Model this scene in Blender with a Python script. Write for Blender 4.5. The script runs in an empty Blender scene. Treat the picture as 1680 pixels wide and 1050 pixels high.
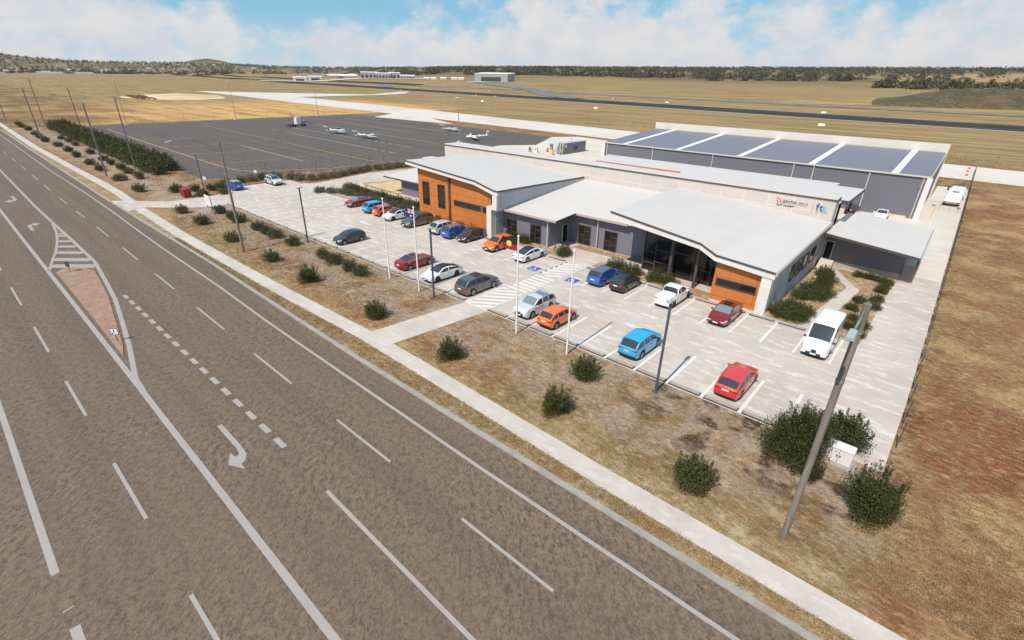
import bpy, math, random
import numpy as np
from mathutils import Vector, Matrix
R = math.radians
S = bpy.context.scene
C = S.collection
rng = random.Random(7)

# ------------------------------------------------------------ camera, sky, sun, exposure
cam_d = bpy.data.cameras.new("camera")
cam_d.sensor_width = 36.0
cam_d.lens = 816.33 / 1680 * 36
cam_d.clip_start = 0.5
cam_d.clip_end = 20000
cam = bpy.data.objects.new("camera", cam_d)
C.objects.link(cam)
_r = Vector((0.7485502, 0.66283375, 0.01800061))
_u = Vector((-0.30360345, 0.31847796, 0.89799595))
_f = Vector((-0.58948923, 0.6776601, -0.43963536))
mw = Matrix((_r, _u, -_f)).transposed().to_4x4()
mw.translation = Vector((0, 0, 20))
cam.matrix_world = mw
S.camera = cam

SUN_EL = 49.0
sd = bpy.data.lights.new("sun", 'SUN')
sd.energy = 4.5
sd.angle = R(0.5)
sd.color = (1.0, 0.893, 0.805)
sun = bpy.data.objects.new("sun", sd)
C.objects.link(sun)
# light travels towards +Y (away from the camera side) and down
ldir = Vector((-0.035, math.cos(R(SUN_EL)), -math.sin(R(SUN_EL)))).normalized()
sun.rotation_euler = ldir.to_track_quat('-Z', 'Y').to_euler()

W = bpy.data.worlds.new("World")
S.world = W
W.use_nodes = True
S.view_settings.view_transform = 'Standard'
S.view_settings.look = 'None'
S.view_settings.gamma = 1.0
S.view_settings.exposure = 0.15
S.view_settings.use_curve_mapping = False


class NT:
    """tiny node helper"""
    def __init__(s, nt):
        s.nt = nt; s.n = nt.nodes; s.l = nt.links
    def new(s, t, **kw):
        n = s.n.new(t)
        for k, v in kw.items():
            setattr(n, k, v)
        return n
    def put(s, sock, v):
        if v is None: return
        if isinstance(v, bpy.types.NodeSocket):
            s.l.new(v, sock)
        elif isinstance(v, (tuple, list)) and len(v) == 3 and sock.type == 'RGBA':
            sock.default_value = (*v, 1)
        else:
            sock.default_value = v
    def math(s, op, a, b=None, c=None, clamp=False):
        n = s.new('ShaderNodeMath', operation=op, use_clamp=clamp)
        s.put(n.inputs[0], a); s.put(n.inputs[1], b); s.put(n.inputs[2], c)
        return n.outputs[0]
    def rng(s, v, a, b, c=0., d=1., smooth=True):
        n = s.new('ShaderNodeMapRange', interpolation_type='SMOOTHSTEP' if smooth else 'LINEAR')
        for i, x in enumerate((v, a, b, c, d)):
            s.put(n.inputs[i], x)
        return n.outputs[0]
    def noise(s, vec, scale, detail=4, rough=.55, out='Fac'):
        n = s.new('ShaderNodeTexNoise')
        s.put(n.inputs['Vector'], vec)
        n.inputs['Scale'].default_value = scale
        n.inputs['Detail'].default_value = detail
        n.inputs['Roughness'].default_value = rough
        return n.outputs[out]
    def mix(s, f, a, b, blend='MIX'):
        n = s.new('ShaderNodeMix', data_type='RGBA', blend_type=blend)
        s.put(n.inputs[0], f); s.put(n.inputs[6], a); s.put(n.inputs[7], b)
        return n.outputs[2]
    def mapping(s, vec, scale=(1, 1, 1), rot=(0, 0, 0), loc=(0, 0, 0)):
        n = s.new('ShaderNodeMapping')
        s.put(n.inputs[0], vec)
        n.inputs['Scale'].default_value = scale
        n.inputs['Rotation'].default_value = rot
        n.inputs['Location'].default_value = loc
        return n.outputs[0]
    def pos(s):
        return s.new('ShaderNodeNewGeometry').outputs['Position']
    def xyz(s, v):
        n = s.new('ShaderNodeSeparateXYZ'); s.put(n.inputs[0], v); return n.outputs
    def comb(s, x, y, z):
        n = s.new('ShaderNodeCombineXYZ')
        for i, v in enumerate((x, y, z)): s.put(n.inputs[i], v)
        return n.outputs[0]


# world: Nishita sky with fair-weather cloud banks
def build_world():
    t = NT(W.node_tree)
    t.n.clear()
    out = t.new('ShaderNodeOutputWorld')
    bg = t.new('ShaderNodeBackground')
    sky = t.new('ShaderNodeTexSky', sky_type='NISHITA')
    sky.sun_disc = False
    sky.sun_elevation = R(SUN_EL)
    sky.sun_rotation = math.atan2(-ldir.x, -ldir.y)
    sky.altitude = 400
    sky.air_density = 1.0
    sky.dust_density = 0.6
    sky.ozone_density = 1.2
    d = t.new('ShaderNodeTexCoord').outputs['Generated']
    x, y, z = t.xyz(d)
    # cloud deck seen edge-on: stretch the vertical axis of the direction
    v = t.comb(x, y, t.math('MULTIPLY', z, 1.55))
    warp = t.noise(v, 5.0, 3, .5, 'Color')
    vv = t.new('ShaderNodeVectorMath', operation='ADD')
    wv = t.new('ShaderNodeVectorMath', operation='SCALE')
    t.put(wv.inputs[0], warp); wv.inputs['Scale'].default_value = .035
    t.put(vv.inputs[0], v); t.put(vv.inputs[1], wv.outputs[0])
    n1 = t.noise(vv.outputs[0], 14.0, 8, .58)
    n2 = t.noise(t.mapping(v, (1, 1, 1), (0, 0, 0), (3.1, 1.2, .4)), 3.2, 3, .5)
    # denser towards the horizon and towards the north-east (right of the view)
    hor = t.rng(z, .0, .16, .30, 0.0)
    right = t.rng(t.math('ADD', t.math('MULTIPLY', x, .75), t.math('MULTIPLY', y, .66)), -.45, .75, 0.0, .13)
    cov = t.math('ADD', t.math('ADD', n1, hor), right)
    cov = t.math('ADD', cov, t.math('MULTIPLY', t.math('SUBTRACT', n2, .5), .75))
    mask = t.rng(cov, .55, .84, 0, .96)
    n3 = t.noise(vv.outputs[0], 16.0, 4, .5)
    shade = t.rng(n3, .3, .7, 0, 1)
    ccol = t.mix(shade, (6.3, 6.45, 6.75), (7.5, 7.2, 7.0))
    blue = t.mix(.75, sky.outputs[0], (1.9, 4.8, 7.0))
    blue = t.mix(t.rng(z, 0, .10, .60, 0), blue, (6.2, 7.2, 7.8))
    col = t.mix(mask, blue, ccol)
    t.put(bg.inputs[0], col)
    bg.inputs[1].default_value = .098
    t.l.new(bg.outputs[0], out.inputs[0])
build_world()


# ------------------------------------------------------------ helpers
def tag(o, label=None, cat=None, group=None, kind=None):
    if label: o['label'] = label
    if cat: o['category'] = cat
    if group: o['group'] = group
    if kind: o['kind'] = kind
    return o

def empty(name, loc=(0, 0, 0), rz=0.0):
    o = bpy.data.objects.new(name, None)
    o.empty_display_size = .3
    o.location = loc; o.rotation_euler = (0, 0, rz)
    C.objects.link(o)
    return o

def copy_tree(o, parent=None):
    c = o.copy(); C.objects.link(c)
    if parent is not None: c.parent = parent
    for ch in list(o.children): copy_tree(ch, c)
    return c

class MB:
    """collects shapes, builds them as one mesh object"""
    def __init__(s): s.v = []; s.f = []; s.m = []
    def add(s, vs, fs, mi=0):
        o = len(s.v); s.v += [tuple(p) for p in vs]
        s.f += [tuple(i + o for i in f) for f in fs]; s.m += [mi] * len(fs)
        return s
    def box(s, x0, x1, y0, y1, z0, z1, mi=0):
        return s.add([(x0, y0, z0), (x1, y0, z0), (x1, y1, z0), (x0, y1, z0), (x0, y0, z1), (x1, y0, z1), (x1, y1, z1), (x0, y1, z1)],
                     [(0, 3, 2, 1), (4, 5, 6, 7), (0, 1, 5, 4), (1, 2, 6, 5), (2, 3, 7, 6), (3, 0, 4, 7)], mi)
    def hexa(s, b, t, mi=0):
        """b, t: four points each, counter-clockwise seen from above"""
        return s.add(list(b) + list(t), [(0, 3, 2, 1), (4, 5, 6, 7), (0, 1, 5, 4), (1, 2, 6, 5), (2, 3, 7, 6), (3, 0, 4, 7)], mi)
    def cyl(s, p0, p1, r0, r1=None, n=10, mi=0, caps=True):
        r1 = r0 if r1 is None else r1
        p0 = Vector(p0); p1 = Vector(p1); a = (p1 - p0).normalized()
        b = a.orthogonal().normalized(); c = a.cross(b)
        vs = []
        for p, r in ((p0, r0), (p1, r1)):
            for k in range(n):
                an = 2 * math.pi * k / n
                vs.append(p + (b * math.cos(an) + c * math.sin(an)) * r)
        fs = [(k, (k + 1) % n, n + (k + 1) % n, n + k) for k in range(n)]
        if caps: fs += [tuple(range(n - 1, -1, -1)), tuple(range(n, 2 * n))]
        return s.add(vs, fs, mi)
    def tube(s, pts, r, n=8, mi=0):
        for i in range(len(pts) - 1):
            rr = r[i] if isinstance(r, (list, tuple)) else r
            r2 = r[i + 1] if isinstance(r, (list, tuple)) else r
            s.cyl(pts[i], pts[i + 1], rr, r2, n, mi)
        return s
    def poly(s, pts, z, mi=0):
        return s.add([(p[0], p[1], z) for p in pts], [tuple(range(len(pts)))], mi)
    def prism(s, pts, z0, z1, mi=0):
        """pts counter-clockwise from above; z0/z1 numbers or lists"""
        n = len(pts)
        za = z0 if isinstance(z0, (list, tuple)) else [z0] * n
        zb = z1 if isinstance(z1, (list, tuple)) else [z1] * n
        vs = [(p[0], p[1], za[i]) for i, p in enumerate(pts)] + [(p[0], p[1], zb[i]) for i, p in enumerate(pts)]
        fs = [tuple(range(n - 1, -1, -1)), tuple(range(n, 2 * n))] + [(i, (i + 1) % n, n + (i + 1) % n, n + i) for i in range(n)]
        return s.add(vs, fs, mi)
    def wallp(s, pts, y0, y1, mi=0):
        """vertical polygon in the x-z plane (pts = (x, z)), thick from y0 to y1"""
        n = len(pts)
        vs = [(p[0], y0, p[1]) for p in pts] + [(p[0], y1, p[1]) for p in pts]
        fs = [tuple(range(n)), tuple(range(2 * n - 1, n - 1, -1))] + [(i, n + i, n + (i + 1) % n, (i + 1) % n) for i in range(n)]
        return s.add(vs, fs, mi)
    def wallx(s, pts, x0, x1, mi=0):
        n = len(pts)
        vs = [(x0, p[0], p[1]) for p in pts] + [(x1, p[0], p[1]) for p in pts]
        fs = [tuple(range(n)), tuple(range(2 * n - 1, n - 1, -1))] + [(i, n + i, n + (i + 1) % n, (i + 1) % n) for i in range(n)]
        return s.add(vs, fs, mi)
    def build(s, name, mats, parent=None, smooth=False, label=None, loc=None):
        me = bpy.data.meshes.new(name)
        me.from_pydata(s.v, [], s.f)
        if not isinstance(mats, (list, tuple)): mats = [mats]
        for m in mats: me.materials.append(m)
        me.polygons.foreach_set('material_index', s.m)
        if smooth:
            me.polygons.foreach_set('use_smooth', [True] * len(me.polygons))
            try: me.set_sharp_from_angle(angle=R(40))
            except Exception: pass
        me.update()
        o = bpy.data.objects.new(name, me)
        if parent is not None: o.parent = parent
        if loc: o.location = loc
        C.objects.link(o)
        if label: o['label'] = label
        return o

def strip(mb, pts, w, z, mi=0, h=None):
    """flat ribbon of width w centred on pts"""
    n = len(pts); L = []; Rr = []
    for i in range(n):
        a = Vector(pts[max(0, i - 1)][:2]); b = Vector(pts[min(n - 1, i + 1)][:2])
        d = (b - a).normalized(); nn = Vector((-d.y, d.x)); p = Vector(pts[i][:2])
        L.append(p + nn * w / 2); Rr.append(p - nn * w / 2)
    for i in range(n - 1):
        q = [Rr[i], Rr[i + 1], L[i + 1], L[i]]
        if h is None: mb.poly(q, z, mi)
        else: mb.prism(q, z, z + h, mi)


def M(name, col, rough=.6, metal=0., var=(), bump=(), coat=0., spec=None, emit=None, alpha=None, obj=False, rnd=0.):
    """var: list of (scale, other colour, lo, hi[, stretch]); bump: list of (scale, strength[, stretch])"""
    m = bpy.data.materials.new(name); m.use_nodes = True
    t = NT(m.node_tree); b = t.n['Principled BSDF']
    c = None
    if var or bump:
        p = t.new('ShaderNodeTexCoord').outputs['Object'] if obj else t.pos()
    c = col
    for v in var:
        pp = t.mapping(p, v[4]) if len(v) > 4 else p
        fac = t.rng(t.noise(pp, v[0], 5, .6), v[2], v[3])
        c = t.mix(fac, c, v[1])
    if rnd:
        oi = t.new('ShaderNodeObjectInfo').outputs['Random']
        hs = t.new('ShaderNodeHueSaturation')
        t.put(hs.inputs['Value'], t.rng(oi, 0, 1, 1 - rnd, 1 + rnd, False)); t.put(hs.inputs['Color'], c)
        c = hs.outputs[0]
    t.put(b.inputs['Base Color'], c)
    b.inputs['Roughness'].default_value = rough
    b.inputs['Metallic'].default_value = metal
    if coat: b.inputs['Coat Weight'].default_value = coat; b.inputs['Coat Roughness'].default_value = .05
    if spec is not None: b.inputs['Specular IOR Level'].default_value = spec
    if emit: t.put(b.inputs['Emission Color'], emit[0]); b.inputs['Emission Strength'].default_value = emit[1]
    last = None
    for bp in bump:
        pp = t.mapping(p, bp[2]) if len(bp) > 2 else p
        bn = t.new('ShaderNodeBump'); bn.inputs['Strength'].default_value = bp[1]
        bn.inputs['Distance'].default_value = .05
        t.put(bn.inputs['Height'], t.noise(pp, bp[0], 4, .6))
        if last: t.put(bn.inputs['Normal'], last)
        last = bn.outputs[0]
    if last: t.put(b.inputs['Normal'], last)
    return m

def rib_mat(name, col, pitch, rot=0., depth=.02, rough=.45, vert=True, axis='x', contrast=.12):
    """profiled metal sheet: ribs with the given pitch along an axis"""
    m = bpy.data.materials.new(name); m.use_nodes = True
    t = NT(m.node_tree); b = t.n['Principled BSDF']
    x, y, z = t.xyz(t.pos())
    s = {'x': x, 'y': y, 'z': z, 'xy': t.math('ADD', x, y)}[axis]
    w = t.math('SINE', t.math('MULTIPLY', s, 2 * math.pi / pitch))
    h = t.rng(w, -.2, .6)
    dark = tuple(c * (1 - contrast) for c in col)
    c = t.mix(h, dark, col)
    c = t.mix(t.rng(t.noise(t.pos(), .35, 5, .6), .35, .75, 0, .35), c, tuple(v * .88 for v in col))
    c = t.mix(t.rng(t.noise(t.mapping(t.pos(), (1.2, 1.2, .12)), 1.5, 4, .6), .5, .8, 0, .25), c, tuple(v * .8 for v in col))
    t.put(b.inputs['Base Color'], c)
    b.inputs['Roughness'].default_value = rough
    bn = t.new('ShaderNodeBump'); bn.inputs['Strength'].default_value = .6; bn.inputs['Distance'].default_value = depth
    t.put(bn.inputs['Height'], h); t.put(b.inputs['Normal'], bn.outputs[0])
    return m

def panel_mat(name, col, joint, bw, rh, mortar, offset=.5, ox=0., oz=0., axis='x', rough=.5):
    m = bpy.data.materials.new(name); m.use_nodes = True
    t = NT(m.node_tree); b = t.n['Principled BSDF']
    x, y, z = t.xyz(t.pos())
    s = x if axis == 'x' else y
    v = t.comb(t.math('ADD', s, ox), t.math('ADD', z, oz), 0.)
    br = t.new('ShaderNodeTexBrick'); br.offset = offset; br.squash = 1
    t.put(br.inputs['Vector'], v)
    t.put(br.inputs['Color1'], col); t.put(br.inputs['Color2'], tuple(c * .93 for c in col)); t.put(br.inputs['Mortar'], joint)
    br.inputs['Scale'].default_value = 1.0
    br.inputs['Mortar Size'].default_value = mortar
    br.inputs['Mortar Smooth'].default_value = .2
    br.inputs['Brick Width'].default_value = bw; br.inputs['Row Height'].default_value = rh
    c = t.mix(t.rng(t.noise(t.pos(), .9, 5, .6), .35, .8, 0, .3), br.outputs[0], tuple(c * .86 for c in col))
    t.put(b.inputs['Base Color'], c); b.inputs['Roughness'].default_value = rough
    return m

# ------------------------------------------------------------ ground materials
def ground_mat():
    m = bpy.data.materials.new("dry_grassland"); m.use_nodes = True
    t = NT(m.node_tree); b = t.n['Principled BSDF']
    p = t.pos(); x, y, z = t.xyz(p)
    big = t.noise(p, .035, 5, .6)
    mid = t.noise(t.mapping(p, (1, 1, 1), (0, 0, .3)), .22, 5, .62)
    mid2 = t.noise(t.mapping(p, (1, 1, 1), (0, 0, 0), (31, 7, 0)), .55, 4, .6)
    fine = t.noise(t.mapping(p, (1.0, 2.6, 1), (0, 0, .5)), 2.6, 6, .72)
    vfine = t.noise(p, 11, 4, .7)
    mow = t.noise(t.mapping(p, (.10, 1.2, 1), (0, 0, .16)), .10, 4, .6)
    tan = (.50, .34, .165); pale = (.68, .56, .40); brown = (.27, .165, .082); red = (.42, .165, .065)
    olive = (.235, .205, .085); gold = (.74, .45, .17)
    near = t.mix(t.rng(mid, .38, .66), brown, tan)
    near = t.mix(t.rng(mid2, .50, .72, 0, .9), near, pale)
    near = t.mix(t.rng(big, .48, .62, 0, .38), near, red)
    near = t.mix(t.rng(t.noise(t.mapping(p, (1, 1, 1), (0, 0, 0), (5, 40, 0)), .30, 3, .6), .56, .72, 0, .6), near, (.33, .25, .09))
    # stony pale soil and irregular dark spots in the strip before the car park
    stony = t.math('MULTIPLY', t.rng(y, 21.5, 25, 0, 1), t.rng(y, 30, 34, 1, 0))
    stony = t.math('MULTIPLY', stony, t.rng(t.noise(p, .35, 5, .65), .36, .56))
    near = t.mix(t.math('MULTIPLY', stony, .75), near, (.54, .465, .40))
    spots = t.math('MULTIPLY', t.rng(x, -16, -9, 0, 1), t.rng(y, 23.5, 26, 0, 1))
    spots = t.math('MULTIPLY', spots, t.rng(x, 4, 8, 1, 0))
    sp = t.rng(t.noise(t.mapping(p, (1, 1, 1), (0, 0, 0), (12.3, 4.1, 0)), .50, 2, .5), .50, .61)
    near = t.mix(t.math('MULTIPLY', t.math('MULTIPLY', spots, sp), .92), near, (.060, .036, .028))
    verge = t.math('MULTIPLY', t.rng(y, 16.5, 17.5, 0, 1), t.rng(y, 20.4, 22.5, 1, 0))
    near = t.mix(t.math('MULTIPLY', verge, .6), near, t.mix(t.rng(mid2, .4, .6), (.50, .38, .20), (.60, .53, .36)))
    # the paddock to the right: red-brown with straw
    rt = t.math('MULTIPLY', t.rng(x, 1.0, 4.0), t.rng(y, 175, 215, 1, 0))
    paddock = t.mix(t.rng(mid, .42, .62), (.38, .20, .095), (.60, .41, .205))
    paddock = t.mix(t.rng(mid2, .52, .75, 0, .75), paddock, (.52, .40, .25))
    paddock = t.mix(t.rng(t.noise(p, .065, 4, .6), .50, .64, 0, .7), paddock, (.27, .095, .045))
    paddock = t.mix(t.rng(t.noise(t.mapping(p, (1, 1, 1), (0, 0, 0), (9, 90, 0)), .12, 3, .6), .57, .72, 0, .6), paddock, olive)
    ell = t.math('ADD', t.math('POWER', t.math('DIVIDE', t.math('SUBTRACT', x, 7.0), 6.0), 2.), t.math('POWER', t.math('DIVIDE', t.math('SUBTRACT', y, 37.5), 5.5), 2.))
    ell = t.math('ADD', ell, t.math('MULTIPLY', t.math('SUBTRACT', mid2, .5), 2.2))
    paddock = t.mix(t.rng(ell, .2, 1.5, .80, 0), paddock, (.33, .095, .045))
    near = t.mix(rt, near, paddock)
    # airfield grass
    air = t.mix(t.rng(mow, .38, .62), (.40, .28, .125), (.60, .44, .215))
    air = t.mix(t.rng(t.noise(t.mapping(p, (.35, 1.3, 1), (0, 0, .1)), .045, 5, .65), .46, .66, 0, .75), air, (.265, .225, .095))
    air = t.mix(t.rng(t.noise(t.mapping(p, (.25, 1, 1), (0, 0, .1), (77, 0, 0)), .016, 4, .6), .54, .66, 0, .55), air, (.40, .20, .095))
    air = t.mix(t.rng(t.noise(t.mapping(p, (.3, 1.6, 1), (0, 0, .12)), .35, 5, .7), .50, .75, 0, .55), air, (.58, .46, .26))
    air = t.mix(t.rng(t.noise(t.mapping(p, (.12, 1.6, 1), (0, 0, .15), (50, 9, 0)), .10, 6, .7), .44, .58, 0, .85), air, (.265, .215, .085))
    air = t.mix(t.rng(t.noise(t.mapping(p, (.10, 1.3, 1), (0, 0, .12), (150, 49, 0)), .05, 5, .65), .52, .64, 0, .6), air, (.36, .17, .075))
    air = t.mix(t.rng(t.noise(t.mapping(p, (.16, 2.2, 1), (0, 0, .15), (10, 99, 0)), .12, 6, .75), .48, .62, 0, .75), air, (.62, .49, .26))
    fa = t.math('MAXIMUM', t.rng(y, 180, 230), t.rng(x, -262, -258, 1, 0))
    # golden paddock left of the apron
    gl = t.math('MULTIPLY', t.rng(x, -262, -258, 1, 0), t.rng(t.math('ADD', x, t.math('MULTIPLY', big, 300)), -330, -180, 0, 1))
    gl = t.math('MULTIPLY', gl, t.rng(t.math('ADD', y, t.math('MULTIPLY', mid, 20)), 34, 90))
    gl = t.math('MULTIPLY', gl, t.rng(y, 230, 275, 1, 0))
    gcol = t.mix(t.rng(t.noise(t.mapping(p, (.2, 1.5, 1), (0, 0, -.25)), .10, 4, .6), .48, .66), gold, (.42, .215, .09))
    air = t.mix(gl, air, gcol)
    dk = t.math('MULTIPLY', t.rng(x, -262, -258, 1, 0), t.rng(y, 60, 110, 1, 0))
    air = t.mix(t.math('MULTIPLY', dk, t.rng(big, .38, .6, 0, .85)), air, (.20, .105, .050))
    # reddish strip between apron and taxiway
    rs = t.math('MULTIPLY', t.math('MULTIPLY', t.rng(x, -262, -255), t.rng(y, 150, 162)), t.rng(y, 176, 200, 1, 0))
    base = t.mix(fa, near, air)
    base = t.mix(t.math('MULTIPLY', rs, .8), base, t.mix(t.rng(mid, .4, .6), (.33, .14, .06), (.46, .29, .13)))
    # beyond the runway: woods and fallow ground on the rise
    far = t.rng(z, 9, 24)
    fcol = t.mix(t.rng(t.noise(t.mapping(p, (.5, 1, 1)), .0045, 5, .6), .40, .56), (.42, .29, .13), (.15, .135, .060))
    fcol = t.mix(t.rng(t.noise(t.mapping(p, (.4, 1.4, 1), (0, 0, 0), (400, 900, 0)), .005, 3, .5), .58, .64, 0, .7), fcol, (.27, .10, .065))
    fcol = t.mix(t.rng(t.noise(t.mapping(p, (.4, 1.4, 1), (0, 0, 0), (900, 100, 0)), .006, 3, .5), .62, .66, 0, .8), fcol, (.10, .17, .05))
    fcol = t.mix(t.math('MULTIPLY', t.rng(z, 66, 92), t.rng(x, -3600, -4200)), fcol, (.085, .105, .055))
    stub = t.math('MULTIPLY', t.math('MULTIPLY', t.rng(x, -260, -170), t.rng(x, 420, 520, 1, 0)), t.math('MULTIPLY', t.rng(y, 1500, 1560), t.rng(y, 2150, 2300, 1, 0)))
    fcol = t.mix(t.math('MULTIPLY', stub, .8), fcol, (.66, .43, .21))
    base = t.mix(far, base, fcol)
    base = t.mix(1.0, base, t.mix(gl, (.80, .735, .645), (.98, .95, .92)), 'MULTIPLY')
    # fine structure
    f2 = t.noise(t.mapping(p, (1.0, 2.0, 1), (0, 0, .62)), 1.5, 6, .75)
    base = t.mix(t.rng(f2, .48, .66, 0, .62), base, t.mix(.60, base, (.78, .64, .42)))
    base = t.mix(t.rng(f2, .32, .48, .72, 0), base, t.mix(.62, base, (.05, .032, .016)))
    f3 = t.noise(t.mapping(p, (.6, 1.9, 1), (0, 0, .2)), .42, 6, .72)
    base = t.mix(t.rng(f3, .34, .50, .42, 0), base, t.mix(.55, base, (.12, .055, .022)))
    base = t.mix(t.rng(fine, .36, .60, .60, 0), base, t.mix(.55, base, (.05, .033, .018)))
    base = t.mix(t.rng(vfine, .38, .62, .42, 0), base, t.mix(.55, base, (.05, .035, .02)))
    t.put(b.inputs['Base Color'], base)
    b.inputs['Roughness'].default_value = .95
    b.inputs['Specular IOR Level'].default_value = .1
    bn = t.new('ShaderNodeBump'); bn.inputs['Strength'].default_value = .55; bn.inputs['Distance'].default_value = .10
    t.put(bn.inputs['Height'], t.math('ADD', fine, t.math('MULTIPLY', vfine, .5)))
    t.put(b.inputs['Normal'], bn.outputs[0])
    return m

def asphalt_mat(name, c1, c2, c3, sc=1.0, grit=1.0):
    m = bpy.data.materials.new(name); m.use_nodes = True
    t = NT(m.node_tree); b = t.n['Principled BSDF']
    p = t.pos()
    rot = t.mapping(p, (1, 1, 1), (0, 0, .75))
    st = t.mapping(rot, (1, 1.55, 1))
    big = t.noise(p, .10 * sc, 5, .65)
    blot = t.noise(st, 2.3 * sc, 9, .80)
    fleck = t.noise(st, 5.5 * sc, 6, .75)
    grain = t.noise(p, 24 * sc, 3, .8)
    wear = t.noise(t.mapping(p, (.04, 1.2, 1), (0, 0, .015)), .50 * sc, 3, .5)
    c = t.mix(t.rng(blot, .42, .56), c1, c2)
    c = t.mix(t.rng(big, .35, .65, 0, .55), c, c3)
    c = t.mix(t.rng(fleck, .50, .68, 0, .55 * grit), c, tuple(min(1, v * 1.55) for v in c2))
    c = t.mix(t.rng(fleck, .32, .48, .60 * grit, 0), c, tuple(v * .55 for v in c1))
    c = t.mix(t.rng(wear, .42, .62, 0, .22), c, tuple(v * .80 for v in c1))
    c = t.mix(t.rng(grain, .48, .70, 0, .40 * grit), c, tuple(min(1, v * 1.9) for v in c2))
    c = t.mix(t.rng(grain, .28, .46, .45 * grit, 0), c, tuple(v * .40 for v in c1))
    t.put(b.inputs['Base Color'], c); b.inputs['Roughness'].default_value = .88
    b.inputs['Specular IOR Level'].default_value = .25
    bn = t.new('ShaderNodeBump'); bn.inputs['Strength'].default_value = .45 * grit; bn.inputs['Distance'].default_value = .06
    t.put(bn.inputs['Height'], t.math('ADD', fleck, t.math('MULTIPLY', grain, .3))); t.put(b.inputs['Normal'], bn.outputs[0])
    return m

def concrete_mat(name, base, dirt, light, sc=1.0, patch=.6):
    m = bpy.data.materials.new(name); m.use_nodes = True
    t = NT(m.node_tree); b = t.n['Principled BSDF']
    p = t.pos()
    a = t.noise(t.mapping(p, (1, 1, 1), (0, 0, .8)), .16 * sc, 6, .66)
    s = t.noise(t.mapping(p, (.45, 1.5, 1), (0, 0, -.5)), .95 * sc, 7, .70)
    g = t.noise(p, 9 * sc, 4, .75)
    c = t.mix(t.rng(a, .36, .62), base, dirt)
    c = t.mix(t.rng(s, .50, .62, 0, patch), c, light)
    c = t.mix(t.rng(t.noise(p, .5 * sc, 5, .7), .55, .75, 0, .35), c, tuple(v * .80 for v in dirt))
    c = t.mix(t.rng(g, .3, .7, .22, 0), c, tuple(v * .6 for v in dirt))
    t.put(b.inputs['Base Color'], c); b.inputs['Roughness'].default_value = .85
    b.inputs['Specular IOR Level'].default_value = .25
    bn = t.new('ShaderNodeBump'); bn.inputs['Strength'].default_value = .2; bn.inputs['Distance'].default_value = .01
    t.put(bn.inputs['Height'], g); t.put(b.inputs['Normal'], bn.outputs[0])
    return m

def paint_mat(name, col, under, wear=.35, sc=5.):
    m = bpy.data.materials.new(name); m.use_nodes = True
    t = NT(m.node_tree); b = t.n['Principled BSDF']; p = t.pos()
    c = t.mix(t.rng(t.noise(p, sc, 6, .75), .55, .72, 0, wear), col, under)
    c = t.mix(t.rng(t.noise(p, .7, 4, .6), .4, .7, 0, .25), c, tuple(v * .8 for v in col))
    t.put(b.inputs['Base Color'], c); b.inputs['Roughness'].default_value = .7
    return m

GR = ground_mat()
ROAD = asphalt_mat("road_asphalt", (.082, .059, .043), (.205, .145, .103), (.146, .104, .075))
APRON = asphalt_mat("apron_asphalt", (.092, .077, .068), (.134, .112, .098), (.116, .089, .072), .3, .7)
RUNW = M("runway_asphalt", (.040, .036, .034), .9, var=[(.05, (.060, .055, .052), .4, .65, (.1, 1, 1))], spec=.05)
TAXG = M("taxiway_asphalt", (.17, .16, .155), .9, var=[(.1, (.22, .20, .18), .4, .6)], spec=.05)
CONC = concrete_mat("car_park_concrete", (.555, .487, .418), (.475, .408, .345), (.68, .625, .565), 1.0, .8)
CONC2 = concrete_mat("yard_concrete", (.67, .60, .515), (.60, .53, .445), (.73, .68, .61), .5, .45)
PATH = concrete_mat("footpath_concrete", (.585, .515, .45), (.50, .435, .375), (.67, .61, .555), 1.4, .5)
TAXW = M("taxiway_concrete", (.62, .56, .49), .85, var=[(.03, (.54, .48, .41), .4, .7), (.3, (.66, .61, .55), .5, .7)])
LINE = paint_mat("road_line_paint", (.365, .318, .288), (.20, .155, .12), .6)
LINEW = paint_mat("car_park_line_paint", (.69, .655, .61), (.50, .44, .38), .45, 3.)
LINEY = paint_mat("apron_orange_paint", (.52, .28, .07), (.14, .11, .09), .6)
LINEG = paint_mat("apron_white_paint", (.36, .33, .30), (.14, .12, .11), .6)
KERB = M("kerb_concrete", (.36, .325, .29), .85, var=[(1.3, (.26, .23, .205), .4, .7), (9, (.30, .27, .24), .4, .7)])
BRICK = panel_mat("brick_paving", (.40, .265, .195), (.24, .16, .12), .24, .12, .012)
# brick paving lies flat: use x-y coordinates
def flat_brick():
    m = bpy.data.materials.new("brick_paving_flat"); m.use_nodes = True
    t = NT(m.node_tree); b = t.n['Principled BSDF']; p = t.pos()
    br = t.new('ShaderNodeTexBrick')
    t.put(br.inputs['Vector'], t.mapping(p, (1, 1, 1), (0, 0, .35)))
    t.put(br.inputs['Color1'], (.37, .215, .150)); t.put(br.inputs['Color2'], (.27, .155, .108)); t.put(br.inputs['Mortar'], (.22, .15, .11))
    br.inputs['Scale'].default_value = 1; br.inputs['Mortar Size'].default_value = .018
    br.inputs['Brick Width'].default_value = .34; br.inputs['Row Height'].default_value = .17
    c = t.mix(t.rng(t.noise(p, 1.1, 5, .7), .40, .68, 0, .55), br.outputs[0], (.42, .275, .195))
    c = t.mix(t.rng(t.noise(p, .5, 4, .6), .5, .7, 0, .45), c, (.27, .17, .12))
    t.put(b.inputs['Base Color'], c); b.inputs['Roughness'].default_value = .9
    return m
BRICKF = flat_brick()

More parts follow.
